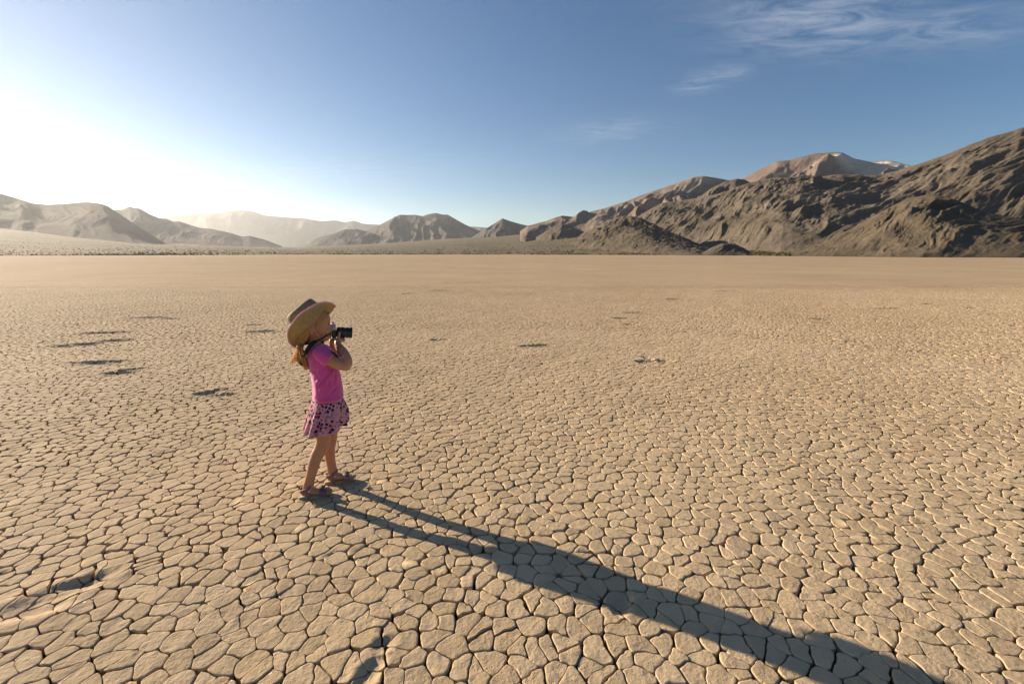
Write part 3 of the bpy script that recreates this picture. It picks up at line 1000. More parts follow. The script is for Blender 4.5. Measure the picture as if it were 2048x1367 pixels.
girl = bpy.data.objects.new('person', None)
C.objects.link(girl)
girl.location = (O2[0], O2[1], float(relief(np.array([O2[0]]), np.array([O2[1]]))[0]) + .001)
girl.rotation_euler = (0, 0, YAW)
girl['label'] = 'small girl in pink t-shirt, printed skirt and straw hat looking through a camera'
girl['category'] = 'person'

# ---- body: one continuous figure
body = MB()
near_leg = [((633, 808), (668, 808), -.046, .044), ((633, 840), (665, 840), -.052, .044), ((633, 872), (662, 874), -.056, .042), ((629.5, 893), (659.5, 891), -.058, .038),
            ((622.5, 908), (653, 906), -.058, .035), ((616.5, 926), (643, 922), -.06, .035), ((613, 944.5), (636.3, 941), -.062, .031), ((609.6, 960), (631, 957), -.063, .026),
            ((606.5, 971), (629, 968), -.064, .024), ((604.5, 980), (627, 979), -.065, .024), ((603.5, 989), (630, 988), -.065, .022)]
far_leg = [((644, 806), (678, 804), .046, .044), ((648, 840), (680, 838), .053, .050), ((650, 866), (675.5, 866), .058, .042), ((648.5, 883), (674, 881), .06, .037),
           ((647.5, 900), (670.5, 898), .062, .034), ((649.5, 918), (670.5, 914), .063, .033), ((653, 932), (672.3, 929), .064, .028), ((655, 944), (674.6, 940), .065, .024),
           ((655.5, 951), (676.5, 948), .066, .024), ((655, 957), (679, 956), .066, .022)]
for leg in (near_leg, far_leg):
    body.loft(resample([ring(*s_, K=24) for s_ in leg], 34))
torso = [((641, 686), (646, 688), 0, .03), ((619, 692), (649, 692), 0, .05), ((618, 699), (659, 700), 0, .092), ((617, 710), (665, 711), 0, .104), ((620, 732), (671, 735), 0, .096), ((625, 755), (676, 754), 0, .09),
         ((629, 780), (678, 778), 0, .092), ((632, 800), (675, 798), 0, .088), ((634, 815), (674, 815), 0, .088), ((638, 826), (670, 826), 0, .08)]
body.loft(resample([ring(*s_, K=30) for s_ in torso], 40))
neck = [((618, 702), (650, 700), 0, .045), ((617.5, 692), (646, 692), 0, .036), ((616, 680), (645.5, 683), 0, .034), ((612, 668), (645, 674), 0, .036), ((610, 655), (645, 655), 0, .04)]
body.loft(resample([ring(*s_, K=24) for s_ in neck], 14))
headr = [((618, 609), (626, 609), 0, .016), ((612, 612), (631, 612), 0, .036), ((606, 617), (639, 617), 0, .056), ((600, 625), (650, 625), 0, .0705), ((597, 637), (660.3, 635), 0, .0775), ((597.5, 646), (660.8, 644), 0, .077),
         ((599.5, 652), (659.8, 651), 0, .0745), ((602, 658), (660.6, 657), 0, .071), ((607, 664), (660.4, 663), 0, .066), ((612, 669), (660.2, 668), 0, .060), ((618, 674), (661, 673), 0, .052),
         ((625, 679), (661.4, 677.5), 0, .042), ((632, 683.5), (657.5, 682), 0, .030), ((640, 685), (651, 684.3), 0, .014)]
body.loft(resample([ring(*s_, K=34, sq=2.15) for s_ in headr], 44))
# nose, lips, chin, cheeks, brow, ears
body.tube([at(659.2, 651, 0), at(662.2, 657, 0), at(664.2, 660.6, 0)], [.006, .008, .0088], K=10)
for s_ in (-1, 1):
    body.ball(at(662.4, 661.8, s_ * .008), .0062)
    body.ball(at(651.5, 664, s_ * .040), (.021, .018, .022))
    body.ball(at(656.5, 646.2, s_ * .030), (.013, .020, .0075))
    body.ball(at(624, 661.5, s_ * .069), (.016, .0075, .025))
    body.ball(at(626, 668, s_ * .067), (.009, .0055, .012))
body.ball(at(660.9, 665.8, 0), (.006, .016, .0042))
body.ball(at(660.6, 669.3, 0), (.006, .014, .0045))
body.ball(at(658.6, 676.6, 0), (.010, .014, .010))
# arms
ne = [at(641, 707, -.088), at(651, 716, -.108), at(668, 725.5, -.122), at(684, 731.5, -.128), at(691.5, 731.5, -.128), at(693.5, 724, -.122), at(689, 713, -.100), at(683.5, 703, -.072), at(677.5, 694, -.030), at(675.2, 688, -.012)]
nr_ = [.036, .0355, .0335, .0315, .0325, .031, .030, .0265, .0205, .0185]
body.tube(ne, nr_, K=20, n=34)
fe = [at(645, 706, .088), at(660, 718, .100), at(676, 728, .10), at(680, 727, .095), at(675, 712, .085), at(667.5, 700, .075), at(664.5, 690, .068), at(663.8, 684, .065)]
fr = [.036, .034, .030, .030, .027, .022, .0175, .0165]
body.tube(fe, fr, K=20, n=30)
# near hand under and beside the lens
body.tube([at(675.2, 689, -.012), at(676.8, 684, .000), at(680, 681.8, .018), at(682.5, 681.3, .030)], [.018, .0185, .017, .0135], K=14, n=10, flat=1.15)
body.tube([at(676.6, 686, -.014), at(677.2, 679, -.010), at(678.4, 672, -.0075), at(678.8, 666.6, -.0055)], [.0110, .0092, .0078, .0066], K=10, n=12)   # thumb up the near side
for k, (fx, ln) in enumerate(((676.5, .9), (680, 1.0), (683.6, .95), (686.9, .80))):       # four fingers cupped under the lens and up its far side
    body.tube([at(fx, 682.6, .016), at(fx + .9, 683.4, .038), at(fx + .9, 681.8, .060), at(fx + .6, 677, .066 + .006 * ln), at(fx + .4, 677 - 7 * ln, .074)],
              [.0088, .0082, .0076, .0070, .0058], K=9, n=14)
# far hand holding the far side of the body
body.tube([at(663.8, 684, .065), at(665, 679.5, .080), at(666, 674, .100), at(666.5, 668, .112)], [.0165, .0175, .016, .012], K=14, n=10, flat=1.1)
for k in range(3):
    body.tube([at(665, 670 - k * 3.6, .115), at(670, 669.6 - k * 3.7, .117), at(674.0, 669.2 - k * 3.8, .106), at(675, 669 - k * 3.8, .092)], [.0078, .0074, .0068, .0056], K=8, n=10)
body.tube([at(664.5, 662, .113), at(665.2, 654, .110), at(665.6, 647.5, .098), at(665.6, 646.0, .082)], [.0080, .0076, .0072, .0060], K=8, n=10)   # index finger on the shutter
body.tube([at(664, 676, .095), at(661.3, 672, .104), at(660.6, 667, .106)], [.0085, .0076, .006], K=8, n=8)                                        # thumb behind


def foot(heel, yc, pitchpx):
    h = at(heel[0], heel[1], yc)
    x0 = h[0] + .004
    secs = [(.000, .022, .036, .012), (.012, .016, .060, .021), (.030, .014, .074, .025), (.050, .014, .070, .026), (.072, .014, .054, .0275), (.095, .014, .042, .031), (.115, .014, .033, .0335), (.132, .014, .027, .032), (.140, .016, .024, .028)]
    rs = []
    for (x, zb, zt, w) in secs:
        t = np.linspace(0, 2 * np.pi, 20, endpoint=False)
        rs.append(np.stack([x0 + x + 0 * t, yc + w * np.cos(t), (zb + zt) / 2 + (zt - zb) / 2 * np.sin(t)], -1))
    body.loft(resample(rs, 22))
    s_ = 1 if yc > 0 else -1
    for k, (ty, tl, tr_) in enumerate(((-.022, .156, .0098), (-.009, .155, .0072), (.002, .151, .0068), (.0125, .146, .0064), (.0225, .139, .0060))):
        yy_ = yc + s_ * ty
        body.tube([(x0 + tl - .030, yy_, .026), (x0 + tl - .008, yy_, .023)], [tr_, tr_ * .92], K=8, n=4)
    return x0


x_near = foot((602.8, 996), -.065, 0)
x_far = foot((654.8, 967), .066, 0)
FB = body.remesh('body', .0033, SKIN, girl, 4)

# eyes and mouth
for s_ in (-1, 1):
    e = MB(); c_ = at(655.4, 650.8, s_ * .0345); e.ball(c_ - np.array([.0035, 0, 0]), .0098, 12, 8)
    ew, _, _ = mat('eye_white', (.7, .66, .62), .2, .5)
    eo = e.build('eye', ew, girl)
    i_ = MB(); i_.ball(c_ + np.array([.0038, s_ * .002, .0002]), (.0036, .0056, .0056), 10, 6)
    im, _, _ = mat('iris', (.03, .02, .015), .15, .5)
    i_.build('iris', im, eo)
    l_ = MB(); l_.tube([at(652.2, 650.4, s_ * .044), at(655.6, 648.9, s_ * .040), at(658.2, 650.2, s_ * .026)], [.0015, .0022, .0015], K=6, n=8)
    lm, _, _ = mat('eyelash', (.07, .035, .02), .7)
    l_.build('eyelash', lm, girl)
    q_ = MB(); q_.tube([at(651.5, 645, s_ * .050), at(656, 643.4, s_ * .042), at(659.6, 644.6, s_ * .022)], [.0014, .0024, .0018], K=6, n=8)
    bm_, _, _ = mat('eyebrow', (.25, .13, .06), .8)
    q_.build('eyebrow', bm_, girl)
l_ = MB(); l_.tube([at(656.6, 667.8, -.026), at(660.2, 667.4, -.014), at(661.8, 667.3, 0), at(660.2, 667.4, .014), at(656.6, 667.8, .026)], [.0012, .0019, .0022, .0019, .0012], K=6, n=12)
LIP, _, _ = mat('lips', (.33, .09, .075), .4)
l_.build('lips', LIP, girl)

# ---- shirt
sh = MB()
tors = [((618, 691), (652, 691.5), 0, .052), ((615.5, 696), (660.5, 697), 0, .088), ((613.3, 704), (666, 704), 0, .108), ((613, 714), (669.5, 713), 0, .116), ((616, 730), (674.5, 732), 0, .114), ((620, 748), (680.5, 748), 0, .112),
        ((623.5, 768), (683.5, 766), 0, .112), ((625, 783), (686, 780), 0, .114), ((625.3, 796), (686.3, 790), 0, .119), ((625.8, 798.6), (685.5, 792), 0, .118)]
sh.loft(resample([ring(*s_, K=40, sq=2.2) for s_ in tors], 50))
for sgn, pts_, rr__ in ((-1, [at(636, 706, -.075), at(645, 711, -.100), at(654, 717, -.114), at(660.5, 721.5, -.121)], [.041, .0435, .0440, .0455]),
                        (1, [at(640, 705, .075), at(650, 711, .100), at(658, 717, .112), at(666, 722, .116)], [.034, .0415, .0435, .045])):
    sh.tube(pts_, rr__, K=24, n=10, ends=False)


def creases(segs, scale=1.0):
    def fn(co, no):
        d_ = np.zeros(len(co))
        d_ += .0045 * (fbm(co[:, 0] * 22 + co[:, 2] * 9, co[:, 2] * 10 + co[:, 1] * 14, 4, 4) - .5) * 2 * scale
        for (a, b, wd, dep, side) in segs:
            ab = b - a; l2 = ab @ ab
            t = np.clip(((co - a) @ ab) / l2, 0, 1)
            q = co - a - t[:, None] * ab
            q[:, 1] *= .35
            r2 = (q ** 2).sum(1)
            d_ += -1.6 * dep * np.exp(-r2 / wd ** 2) * np.sin(np.pi * np.clip(t * .9 + .1, 0, 1))
        return co + no * d_[:, None]
    return fn


def cs(p, q, y, wd, dep):
    return (at(p[0], p[1], y), at(q[0], q[1], y), wd, dep, -1)


folds = [cs((662, 742), (630, 785), -.10, .006, .010), cs((664, 748), (636, 790), -.10, .006, -.006), cs((650, 733), (640, 716), -.105, .006, .008), cs((672, 740), (668, 775), -.09, .007, .005),
         cs((642, 735), (622, 752), -.09, .008, .006), cs((655, 752), (660, 785), -.1, .007, .004), cs((676, 742), (640, 738), -.1, .006, .005), cs((636, 700), (646, 722), -.11, .005, .007),
         cs((648, 703), (660, 709), -.12, .005, .004), cs((680, 772), (655, 792), -.1, .007, .005), cs((630, 768), (650, 758), -.1, .006, -.004), cs((628, 716), (632, 742), -.1, .007, .004),
         cs((640, 700), (652, 716), .11, .006, .006), cs((660, 742), (630, 780), .1, .006, .008)]
shirt = sh.remesh('t_shirt', .003, SHIRT, girl, 5, creases(folds))
# hem and cuff bands
hem = MB()
rs = [ring((624.9, 793), (686.9, 787), 0, .1205, 40, 2.2), ring((624.6, 796), (687.0, 790), 0, .1215, 40, 2.2), ring((625.1, 799.6), (686.4, 793), 0, .1205, 40, 2.2), ring((627.5, 799.4), (684, 792.8), 0, .112, 40, 2.2)]
hem.loft(rs, (False, False))
hem.build('shirt_hem', SHIRT, girl)
wb = MB()
rs = [ring((628, 790), (684.5, 786), 0, .102, 40), ring((626.5, 800), (685.5, 797.5), 0, .107, 40), ring((628, 803), (684, 801), 0, .103, 40)]
wb.loft(rs, (False, False))
WB = cloth('waistband_pink', (0.62, .36, .38), .85, .3)
wb.build('waistband', WB, girl)

# ---- skirt with a small all-over print
SK, nt, b = mat('printed_cotton', (.7, .4, .42), .85, .15)
uvn = N(nt, 'ShaderNodeUVMap')
uvn.uv_map = 'UVMap'
nz = N(nt, 'ShaderNodeTexNoise', inp={'Scale': 14.0, 'Detail': 2.0})
nt.links.new(uvn.outputs[0], nz.inputs['Vector'])
vm = N(nt, 'ShaderNodeVectorMath', operation='MULTIPLY_ADD')
vm.inputs[1].default_value = (.012, .012, 0)
nt.links.new(nz.outputs['Color'], vm.inputs[0]); nt.links.new(uvn.outputs[0], vm.inputs[2])
BASEC = (.62, .31, .36, 1)
prev = None
cb = N(nt, 'ShaderNodeRGB'); cb.outputs[0].default_value = BASEC
prev = cb.outputs[0]
for (scl, rnd, metric, thr, sel, colr, rot) in ((44, .5, 'CHEBYCHEV', .37, (.0, .50), (.022, .022, .065, 1), 20), (44, .5, 'MANHATTAN', .46, (.50, .80), (.33, .02, .05, 1), 20), (44, .5, 'CHEBYCHEV', .37, (.80, 1.0), (.24, .18, .26, 1), 20),
                                          (85, .9, 'EUCLIDEAN', .36, (.0, .40), (.42, .06, .12, 1), -30), (85, .9, 'MANHATTAN', .40, (.70, .95), (.10, .07, .16, 1), -30)):
    mp_ = N(nt, 'ShaderNodeMapping')
    mp_.inputs['Rotation'].default_value = (0, 0, R(rot))
    nt.links.new(vm.outputs[0], mp_.inputs[0])
    vo = N(nt, 'ShaderNodeTexVoronoi', distance=metric, inp={'Scale': float(scl), 'Randomness': rnd})
    nt.links.new(mp_.outputs[0], vo.inputs['Vector'])
    sp = N(nt, 'ShaderNodeSeparateColor'); nt.links.new(vo.outputs['Color'], sp.inputs[0])
    f = M2(nt, 'LESS_THAN', vo.outputs['Distance'], thr)
    f = M2(nt, 'MULTIPLY', f, M2(nt, 'GREATER_THAN', sp.outputs[0], sel[0] - 1e-4))
    f = M2(nt, 'MULTIPLY', f, M2(nt, 'LESS_THAN', sp.outputs[0], sel[1]))
    mx = N(nt, 'ShaderNodeMixRGB'); mx.inputs[2].default_value = colr
    nt.links.new(f, mx.inputs[0]); nt.links.new(prev, mx.inputs[1])
    prev = mx.outputs[0]
nt.links.new(prev, b.inputs['Base Color'])
tr = N(nt, 'ShaderNodeBsdfTranslucent'); nt.links.new(prev, tr.inputs[0])
ms_ = N(nt, 'ShaderNodeMixShader'); ms_.inputs[0].default_value = .18
nt.links.new(b.outputs[0], ms_.inputs[1]); nt.links.new(tr.outputs[0], ms_.inputs[2])
nt.links.new(ms_.outputs[0], nt.nodes['Material Output'].inputs[0])
KS, NS = 144, 26
top_r = ring((625.8, 799), (685.8, 797), 0, .111, KS)
hm = ring((607.5, 867), (693, 843), 0, .153, KS)
zflat = at(650, 862, 0)[2]
V = []; UV = []
for i in range(NS):
    f = i / (NS - 1)
    t = np.linspace(0, 2 * np.pi, KS, endpoint=False)
    p = top_r * (1 - f) + hm * f
    bul = 1 + .10 * math.sin(math.pi * min(f * 1.1, 1)) * (.5 + .5 * np.cos(t - .1))
    c_ = p.mean(0)
    wav = (.0012 + .0125 * f ** 1.2) * (np.sin(11 * t + 1.2 + .6 * np.sin(2 * t)) + .45 * np.sin(17 * t + 2.5 * f + 1.0) + .5 * np.sin(5 * t + 2.0))
    dirv = (p - c_); dn = np.linalg.norm(dirv[:, :2], axis=1)
    q = c_ + dirv * bul[:, None] + np.stack([dirv[:, 0] / dn, dirv[:, 1] / dn, 0 * dn], -1) * wav[:, None]
    q[:, 2] += f * .006 * np.sin(7 * t + .5)
    V.append(q)
V = np.array(V)
verts = V.reshape(-1, 3)
faces = [(i * KS + k, i * KS + (k + 1) % KS, (i + 1) * KS + (k + 1) % KS, (i + 1) * KS + k) for i in range(NS - 1) for k in range(KS)]
me = bpy.data.meshes.new('skirt'); me.from_pydata([tuple(v) for v in verts], [], faces)
uvl = me.uv_layers.new(name='UVMap')
for pi, pol in enumerate(me.polygons):
    i, k = divmod(pi, KS)
    for li, (a, b_) in zip(pol.loop_indices, ((i, k), (i, k + 1), (i + 1, k + 1), (i + 1, k))):
        uvl.data[li].uv = (b_ / KS * .72, -a / (NS - 1) * .19)
me.polygons.foreach_set('use_smooth', [True] * len(me.polygons))
sko = link('skirt', me, SK, girl)
md = sko.modifiers.new('thick', 'SOLIDIFY'); md.thickness = .0016; md.offset = 0

# ---- sandals
FLW, _, _ = mat('dark_flower', (.05, .06, .035), .6)
FLW2, _, _ = mat('plum_flower', (.09, .03, .06), .6)
BUCK, _, _ = mat('buckle_metal', (.5, .5, .5), .3); BUCK.node_tree.nodes['Principled BSDF'].inputs['Metallic'].default_value = 1
for (x0, yc, near_) in ((x_near, -.065, True), (x_far, .066, False)):
    s_ = 1 if yc > 0 else -1
    sl = MB()
    t = np.linspace(0, 2 * np.pi, 40, endpoint=False)
    def outline(k, z, lift=0.0):
        x = .074 + .092 * np.cos(t)
        wdt = np.interp(x, [-.018, .0, .04, .08, .115, .15, .166], [.024, .027, .028, .030, .037, .031, .022])
        y = wdt * np.sin(t) * 1.0
        y = np.sign(np.sin(t)) * wdt * np.abs(np.sin(t)) ** .75
        zz = z + lift * (np.clip((x - .11) / .05, 0, 1) ** 2) * .012
        return np.stack([x0 + (x - .074) * k + .074 - .001, yc + y * k, zz + 0 * t], -1)
    sl.loft([outline(.96, -.002, 1), outline(1.0, .001, 1), outline(1.01, .010, 1), outline(.97, .014, 1)])
    so = sl.build('sandal', SOLE, girl)
    so['label'] = 'mauve sandal with olive sole on the near foot' if near_ else 'mauve sandal with olive sole on the far foot'
    st = MB()                       # heel cup and ankle strap
    def band(sec, th_a, th_b, z0, z1, n_=14, bulge=.0025):
        pass
    def ankle(z, tiltz, w0, w1):
        tt = np.linspace(0, 2 * np.pi, 28, endpoint=False)
        cx_, rx_, ry_ = x0 + .026, .034, .0295
        r1 = []; 
        for (dr_, dz) in ((0, -w0), (.003, -w0 * .4), (.003, w1 * .4), (0, w1), (-.003, w1 * .3), (-.003, -w0 * .3)):
            r1.append(np.stack([cx_ + (rx_ + dr_) * np.cos(tt), yc + (ry_ + dr_) * np.sin(tt), z + dz + tiltz * np.cos(tt)], -1))
        K_ = len(tt); v = np.concatenate(r1); f = []
        for i in range(6):
            for k in range(K_):
                f.append((i * K_ + k, i * K_ + (k + 1) % K_, ((i + 1) % 6) * K_ + (k + 1) % K_, ((i + 1) % 6) * K_ + k))
        st.add(v, f)
    ankle(.066, .012, .008, .008)
    # heel counter
    for sd_ in (-1, 1):
        st.tube([(x0 + .034, yc + sd_ * .0285, .010), (x0 + .030, yc + sd_ * .031, .035), (x0 + .022, yc + sd_ * .031, .058)], [.009, .0085, .0095], K=10, n=8, flat=.3, up=(0, 1, 0))
    tt = np.linspace(math.pi * .55, math.pi * 1.45, 14)
    v = []; f = []
    for i, (zz, rr3) in enumerate(((.040, .0), (.052, .001), (.064, .0))):
        for a in tt:
            v.append((x0 + .024 + (.033 + rr3) * math.cos(a), yc + (.029 + rr3) * math.sin(a), zz))
    for i in range(2):
        for k in range(13):
            f.append((i * 14 + k, i * 14 + k + 1, (i + 1) * 14 + k + 1, (i + 1) * 14 + k))
    st.add(v, f)
    st.build('ankle_strap', LEATH, so)
    tp = MB()                       # toe band arched over the foot
    for (xa, xb) in (((.090, .104), (.106, .119), (.121, .132)) if near_ else ((.086, .126),)):
        rings_ = []
        for a in np.linspace(-.08, math.pi + .08, 16):
            hw = .036; zt = np.interp((xa + xb) / 2, [.085, .135], [.052, .037])
            y = yc + hw * math.cos(a); z = .010 + (zt - .010) * max(math.sin(a), -.1) ** 1 if math.sin(a) > 0 else .010
            zt2 = np.interp(xb, [.085, .135], [.052, .036])
            z2 = .010 + (zt2 - .010) * max(math.sin(a), 0)
            rings_.append(np.array([(x0 + xa, y, z), (x0 + xb, y, z2), (x0 + xb, yc + (hw - .003) * math.cos(a), z2 - .003), (x0 + xa, yc + (hw - .003) * math.cos(a), z - .003)]))
        tp.loft(rings_)
    if near_:
        tp.box((x0 + .108, yc, .0475), (.020, .012, .0025), bev=.001)
    tp.build('toe_strap', LEATH, so)
    fw = MB()
    fc = np.array([x0 + .112, yc - .004, .050])
    for k in range(6):
        a = k * 1.047
        fw.ball(fc + np.array([.0085 * math.cos(a), .0085 * math.sin(a), .003]), (.0065, .0065, .0045), 8, 6)
    fw.ball(fc + np.array([0, 0, .007]), .0055, 8, 6)
    fw.build('flower', FLW, so, False)
    bk = MB(); bk.box((x0 + .040, yc - .0315, .052), (.005, .0015, .005), bev=.0008)
    bk.build('buckle', BUCK, so)
# ---------------------------------------------------------------- straw hat
aD = np.array([.755, 0, .655]); aD /= np.linalg.norm(aD)
nD = np.array([-aD[2], 0, aD[0]])
roll = R(16)
lD = np.array([0, 1.0, 0]) * math.cos(roll) - nD * math.sin(roll)
nR = nD * math.cos(roll) + np.array([0, 1.0, 0]) * math.sin(roll)
HC = at(628, 652.4, 0.0)


def hp(a, l, n):
    return HC + aD * a + lD * l + nR * n


STRAW, nt, b = mat('woven_straw', (.42, .30, .12), .7, .25)
t_ = N(nt, 'ShaderNodeUVMap')
wv = N(nt, 'ShaderNodeTexWave', wave_type='BANDS', bands_direction='Y', inp={'Scale': 48.0, 'Distortion': 3.5, 'Detail': 2.0, 'Detail Scale': 3.0})
nt.links.new(t_.outputs[0], wv.inputs['Vector'])
wv2 = N(nt, 'ShaderNodeTexNoise', inp={'Scale': 9.0, 'Detail': 6.0, 'Roughness': .7})
mp_ = N(nt, 'ShaderNodeMapping'); mp_.inputs['Scale'].default_value = (16, 3, 1)
nt.links.new(t_.outputs[0], mp_.inputs[0]); nt.links.new(mp_.outputs[0], wv2.inputs['Vector'])
r = N(nt, 'ShaderNodeValToRGB')
r.color_ramp.elements[0].position = .30; r.color_ramp.elements[0].color = (.20, .13, .045, 1)
r.color_ramp.elements[1].position = .66; r.color_ramp.elements[1].color = (.55, .41, .18, 1)
hs_ = M2(nt, 'ADD', M2(nt, 'MULTIPLY', wv.outputs['Fac'], .28), M2(nt, 'MULTIPLY', wv2.outputs['Fac'], .72))
nt.links.new(hs_, r.inputs[0]); nt.links.new(r.outputs[0], b.inputs['Base Color'])
bp = N(nt, 'ShaderNodeBump', inp={'Strength': .8, 'Distance': .002}); nt.links.new(hs_, bp.inputs['Height']); nt.links.new(bp.outputs[0], b.inputs['Normal'])
tr = N(nt, 'ShaderNodeBsdfTranslucent'); nt.links.new(r.outputs[0], tr.inputs[0])
ms_ = N(nt, 'ShaderNodeMixShader'); ms_.inputs[0].default_value = .22
nt.links.new(b.outputs[0], ms_.inputs[1]); nt.links.new(tr.outputs[0], ms_.inputs[2])
nt.links.new(ms_.outputs[0], nt.nodes['Material Output'].inputs[0])


STRAWC = STRAW.copy(); STRAWC.name = 'shaded_woven_straw'  # crown straw: its shaded side is put into a darker colour
for n_ in STRAWC.node_tree.nodes:
    if n_.type == 'VALTORGB':
        n_.color_ramp.elements[0].color = (.10, .08, .04, 1); n_.color_ramp.elements[1].color = (.33, .27, .15, 1)
    if n_.type == 'MIX_SHADER':
        n_.inputs[0].default_value = .04


def grid_mesh(name, G, uv, m, parent, thick=.002, closed=True):
    nr2, K_ = G.shape[0], G.shape[1]
    me_ = bpy.data.meshes.new(name)
    kk_ = K_ if closed else K_ - 1
    fs = [(i * K_ + k, i * K_ + (k + 1) % K_, (i + 1) * K_ + (k + 1) % K_, (i + 1) * K_ + k) for i in range(nr2 - 1) for k in range(kk_)]
    me_.from_pydata([tuple(v) for v in G.reshape(-1, 3)], [], fs)
    ul = me_.uv_layers.new(name='UVMap')
    for pi, pol in enumerate(me_.polygons):
        i, k = divmod(pi, kk_)
        for li, (a, b_) in zip(pol.loop_indices, ((i, k), (i, k + 1), (i + 1, k + 1), (i + 1, k))):
            ul.data[li].uv = (b_ / kk_ * uv[0], a / (nr2 - 1) * uv[1])
    me_.polygons.foreach_set('use_smooth', [True] * len(me_.polygons))
    o_ = link(name, me_, m, parent)
    if thick:
        s_ = o_.modifiers.new('thick', 'SOLIDIFY'); s_.thickness = thick; s_.offset = 0
    return o_


hat = bpy.data.objects.new('straw_hat', None)
C.objects.link(hat); hat.parent = girl
PM = 1 / 366.0
Kh = 96
tt = np.linspace(0, 2 * np.pi, Kh, endpoint=False)
def rimpt(t):
    a = 58 * PM * np.sign(np.cos(t)) * np.abs(np.cos(t)) ** .92
    l = .128 * np.sign(np.sin(t)) * np.abs(np.sin(t)) ** .9
    dip = -3 + 4 * np.cos(t)
    side = np.where(np.sin(t) < 0, 24.0, 4.0)
    h = (dip + (side - dip) * np.abs(np.sin(t)) ** .85) * PM
    return a, l, h
G = []
for i in range(12):
    s_ = i / 11
    ra, rl, rh = rimpt(tt)
    ia = .100 * np.cos(tt); il = .092 * np.sin(tt); ih = -.004 + .004 * np.cos(2 * tt)
    a = ia * (1 - s_) + ra * s_; l = il * (1 - s_) + rl * s_
    h = ih + (rh - ih) * s_ ** 1.45 + .0015 * np.sin(9 * tt + 3 * s_) * s_
    G.append(np.array([hp(x, y, z) for x, y, z in zip(a, l, h)]))
G = np.array(G)
brim = grid_mesh('brim', G, (1.0, .14), STRAW, hat)
ra, rl, rh = rimpt(tt)
tm = MB()
loop_ = [G[-1][k] for k in range(Kh)]
rings_ = []
for k in range(Kh):
    p = loop_[k]; d = loop_[(k + 1) % Kh] - loop_[k - 1]; d /= np.linalg.norm(d)
    a = np.cross(d, nR); a /= np.linalg.norm(a); b2 = np.cross(a, d)
    q = np.linspace(0, 2 * np.pi, 8, endpoint=False)
    rings_.append(p + .0035 * np.cos(q)[:, None] * a + .0042 * np.sin(q)[:, None] * b2)
rings_.append(rings_[0])
tm.loft(rings_, (False, False))
tm.build('brim_trim', TRIM, hat)
G = []
for i, (kr_, h, pin) in enumerate(((1.0, -.004, 0), (.99, .02, 0), (.96, .045, 0), (.93, .075, .05), (.90, .098, .12), (.87, .112, .2), (.80, .1195, .25), (.62, .1205, .35), (.35, .114, .45), (.04, .110, .5))):
    a = (.094 + .010 * (np.cos(tt) > 0)) * kr_ * np.cos(tt) + .004
    l = .093 * kr_ * np.sin(tt) * (1 - pin * .35)
    hh = h - (.010 * np.clip(np.cos(tt), 0, 1) ** 2 * 0 if kr_ > .5 else 0) + .003 * np.sin(2 * tt + 1) * (h > .09)
    G.append(np.array([hp(x, y, z) for x, y, z in zip(a, l, hh + 0 * tt)]))
crown = grid_mesh('crown', np.array(G), (.6, .2), STRAWC, hat)
# chin cord and bead
cd = MB()
for s_ in (-1, 1):
    cd.tube([at(619.5, 643, s_ * .094), at(625, 654, s_ * .095), at(632, 666, s_ * .088), at(639, 676, s_ * .066), at(645.4, 684.5, s_ * .012)], .0022, K=7, n=18)
cd.tube([at(647, 688, -.045), at(651, 694, -.085), at(660, 701, -.120), at(668.5, 708, -.140), at(676, 712.5, -.150), at(679.5, 717, -.155), at(684, 717.5, -.156), at(686.8, 714.8, -.154), at(687.2, 712, -.154)], .0026, K=7, n=26)
cd.build('chin_cord', CORD, hat)
bd = MB(); bd.ball(at(646, 686, -.030), .0085, 14, 10)
bd.build('cord_bead', BLACK, hat)

# ---------------------------------------------------------------- hair
hair = bpy.data.objects.new('hair', None)
hm_ = MB()
rr_h = np.random.default_rng(5)


def strand(m_, pts, rads, jit=.004, K=4, n=12):
    o_ = rr_h.normal(0, jit, 3)
    P = [np.array(p) + o_ * (.4 + .6 * i / (len(pts) - 1)) + rr_h.normal(0, jit * .25, 3) for i, p in enumerate(pts)]
    m_.tube(P, rads, K=K, n=n, ends=False)


